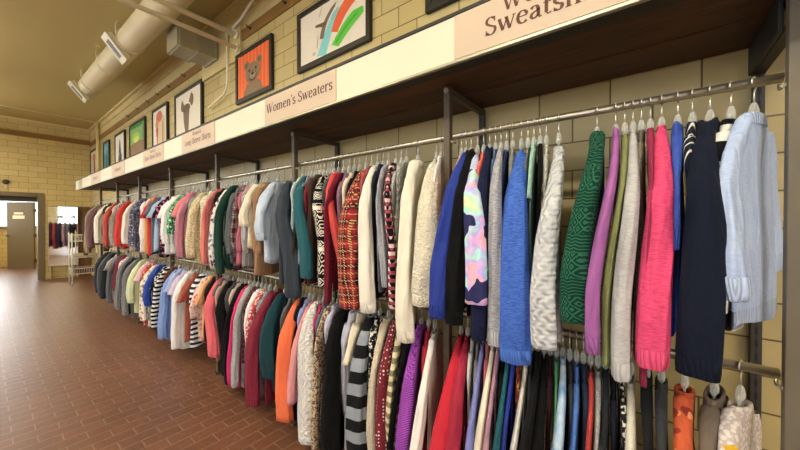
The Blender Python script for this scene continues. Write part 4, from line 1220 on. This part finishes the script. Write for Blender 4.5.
# a free-standing rack out in the room, which the mirror shows
rk = thing('garment_rack', 'free-standing clothes rack out in the room, seen only in the tall mirror', 'rack', (-1.15, 2.7, 0))
for x in (-.95, .95):
    b = MB(); b.cyl((x, 0, .06), (x, 0, 1.50), .014, 12); b.build('post', MT['chrome'], rk)
    b = MB(); b.bbox(x-.02, x+.02, -.26, .26, .045, .075, .004); b.build('foot', MT['steel'], rk)
    for yy in (-.23, .23):
        b = MB(); b.tube([(x-.012, yy, .024), (x+.012, yy, .024)], .024, 14); b.build('caster', MT['black'], rk)
b = MB(); b.cyl((-.97, 0, 1.49), (.97, 0, 1.49), .0125, 12); b.build('rail', MT['chrome'], rk)
b = MB(); b.bbox(-.97, .97, -.2, .2, 1.56, 1.58, .003); b.box(-.95, -.92, -.19, .19, 1.50, 1.56); b.box(.92, .95, -.19, .19, 1.50, 1.56); b.build('hat_shelf', MT['white'], rk)
MIR = [('grey wool coat', '77766f'), ('dark grey jacket', '55565a'), ('olive grey coat', '6d6a58'), ('charcoal coat', '3c3d42'), ('maroon jacket', '6e2436'), ('plum coat', '59304a'), ('brick red coat', '9a4038'), ('ink blue coat', '2b3350'),
       ('dusty pink jacket', 'b08488'), ('steel grey coat', '6a7078'), ('black overcoat', '202024'), ('wine coat', '7a1f36')]
for i, (nm, c) in enumerate(MIR):
    g = dict(kind='jacket', look=nm, pat='solid', cols=[c], y=.37*0+i*.15, zr=1.49, zb=.22+.05*(i % 3), zs=.55, h=.06, near=False, seed=900+i, slim=False,
             label=nm+' hanging on the free-standing rack shown in the mirror', cat='jacket', group='clothes on the free-standing rack')
    r = make_garment(g, 'free'); r.location.x = -1.15-.83+i*.15; r.location.y = 2.7; r.rotation_euler.z = -pi/2+.12
    t = thing('clothes_hanger', 'clear plastic hanger on the free-standing rack holding the '+nm, 'hanger', (r.location.x, 2.7, 1.49), -pi/2+.12, 'clear hangers on the free-standing rack')
    link_obj('hook', HK, None, t); link_obj('shoulder_bar', HB, None, t)
for i, (nm, c, x) in enumerate((('pale grey', 'c9c6bd', -1.75), ('straw coloured', 'cdb27a', -1.35), ('dark olive', '5a5a44', -.9), ('brown', '6b4c38', -.5))):
    t = thing('hat', nm+' hat lying on the shelf of the free-standing rack', 'hat', (x, 2.7, 1.58), 0, 'hats on the rack shelf')
    b = MB(); b.tube([(0, 0, .0), (0, 0, .008), (0, 0, .012)], [.17, .175, .17], 28); b.build('brim', fabric('marl', [c]), t)
    b = MB(); b.tube([(0, 0, .01), (0, 0, .06), (0, 0, .1), (0, 0, .115)], [.095, .09, .075, .03], 24); b.build('crown', fabric('marl', [c]), t)

# yellow price tag on the taupe jacket at the near end
for o in list(COL.objects):
    if str(o.get('label', '')).startswith('taupe brown jacket'):
        p = Vector((1.076, -.154, .884)); a_ = o.rotation_euler.z; q = p-o.location
        l_ = Vector((q.x*cos(a_)+q.y*sin(a_), -q.x*sin(a_)+q.y*cos(a_), q.z))
        b = MB(); b.bbox(-.002, .002, -.013, .013, -.024, .008, .001)
        tg = b.build('price_tag', MT['yellowtag'], o, l_, (.5, .0, 0)); tg['label'] = 'yellow price tag'
# ------------------------------------------------------------------ light: hanging fluorescent fixtures, daylight through the windows
def fixture(y, x, lab, z=3.45, zc=ZC, k_=1.0):
    t = thing('ceiling_light', lab, 'ceiling light', (x, y, z), 0, 'hanging strip lights')
    b = MB(); b.bbox(-.11, .11, -.62, .62, .03, .09, .008); b.build('housing', MT['lampwhite'], t)
    b = MB()
    for sx in (-.05, .05): b.cyl((sx, -.6, .0), (sx, .6, .0), .016, 10)
    b.build('tube', MT['tube'], t)
    for sy in (-.5, .5):
        b = MB(); b.cyl((0, sy, .09), (0, sy, zc-z), .005, 6); b.build('stem', MT['steel'], t)
    for k, (en, rx, zz) in enumerate(((E_DOWN, 0, -.03), (E_UP, pi, .13))):
        l = bpy.data.lights.new('strip_light', 'AREA'); l.shape = 'RECTANGLE'; l.size = .22; l.size_y = 1.2; l.energy = en*k_; l.color = LCOL
        o = bpy.data.objects.new('lamp', l); COL.objects.link(o); o.parent = t; o.location = (0, 0, zz); o.rotation_euler = (rx, 0, 0)
E_DOWN, E_UP = 58, 92
LCOL = (1.0, .95, .86)
m, nt, b_ = new_mat('fluorescent_tube', (1, 1, 1, 1)); b_.inputs['Emission Color'].default_value = (1, .92, .75, 1); b_.inputs['Emission Strength'].default_value = 3
MT['tube'] = m
for k, y in enumerate((-2.4, .6, 3.6, 6.6, 9.6)):
    fixture(y, -.9, 'white hanging strip light over the aisle', k_=1.0 if y < 3 else (.8 if y < 5 else .6))
for k, y in enumerate((-2.4, 1.6, 5.6, 9.6)):
    fixture(y, -4.6, 'white hanging strip light on the window side of the room', k_=.45)
w = bpy.data.worlds.new('world'); S.world = w; w.use_nodes = True
nt = w.node_tree; bg = nt.nodes['Background']
bg.inputs[0].default_value = (.86, .93, 1.0, 1); bg.inputs[1].default_value = 2.2
def portal(loc, rot, sx, sy, e):
    l = bpy.data.lights.new('window_daylight', 'AREA'); l.shape = 'RECTANGLE'; l.size = sx; l.size_y = sy; l.energy = e; l.color = (.93, .96, 1.0)
    o = bpy.data.objects.new('window_daylight', l); COL.objects.link(o); o.location = loc; o.rotation_euler = rot
for y0, y1 in WL: portal((XLEFT-.25, (y0+y1)/2, 2.1), (0, -pi/2, 0), 2.1, y1-y0, 45)
portal((-3.6, YEND+.3, 1.9), (-pi/2, 0, 0), 3.1, 1.6, 230)
portal((-1.75, YBACK-.3, 1.95), (pi/2, 0, 0), 2.3, 1.9, 60)
fixture(13.9, -.6, 'added unseen strip light brightening the passage beyond the doorway', 2.35, 2.7, .35)  # added lamp, out of view, to brighten the door leaf and vestibule tiles
portal((-.27, YV+.25, 1.87), (-pi/2, 0, 0), 3.2, 1.25, 260)
S.view_settings.view_transform = 'Standard'; S.view_settings.look = 'None'
S.view_settings.exposure = 0; S.view_settings.gamma = 1
try: S.view_settings.use_curve_mapping = False
except Exception: pass
S.cycles.use_denoising = True
S.cycles.max_bounces = 10; S.cycles.transparent_max_bounces = 12
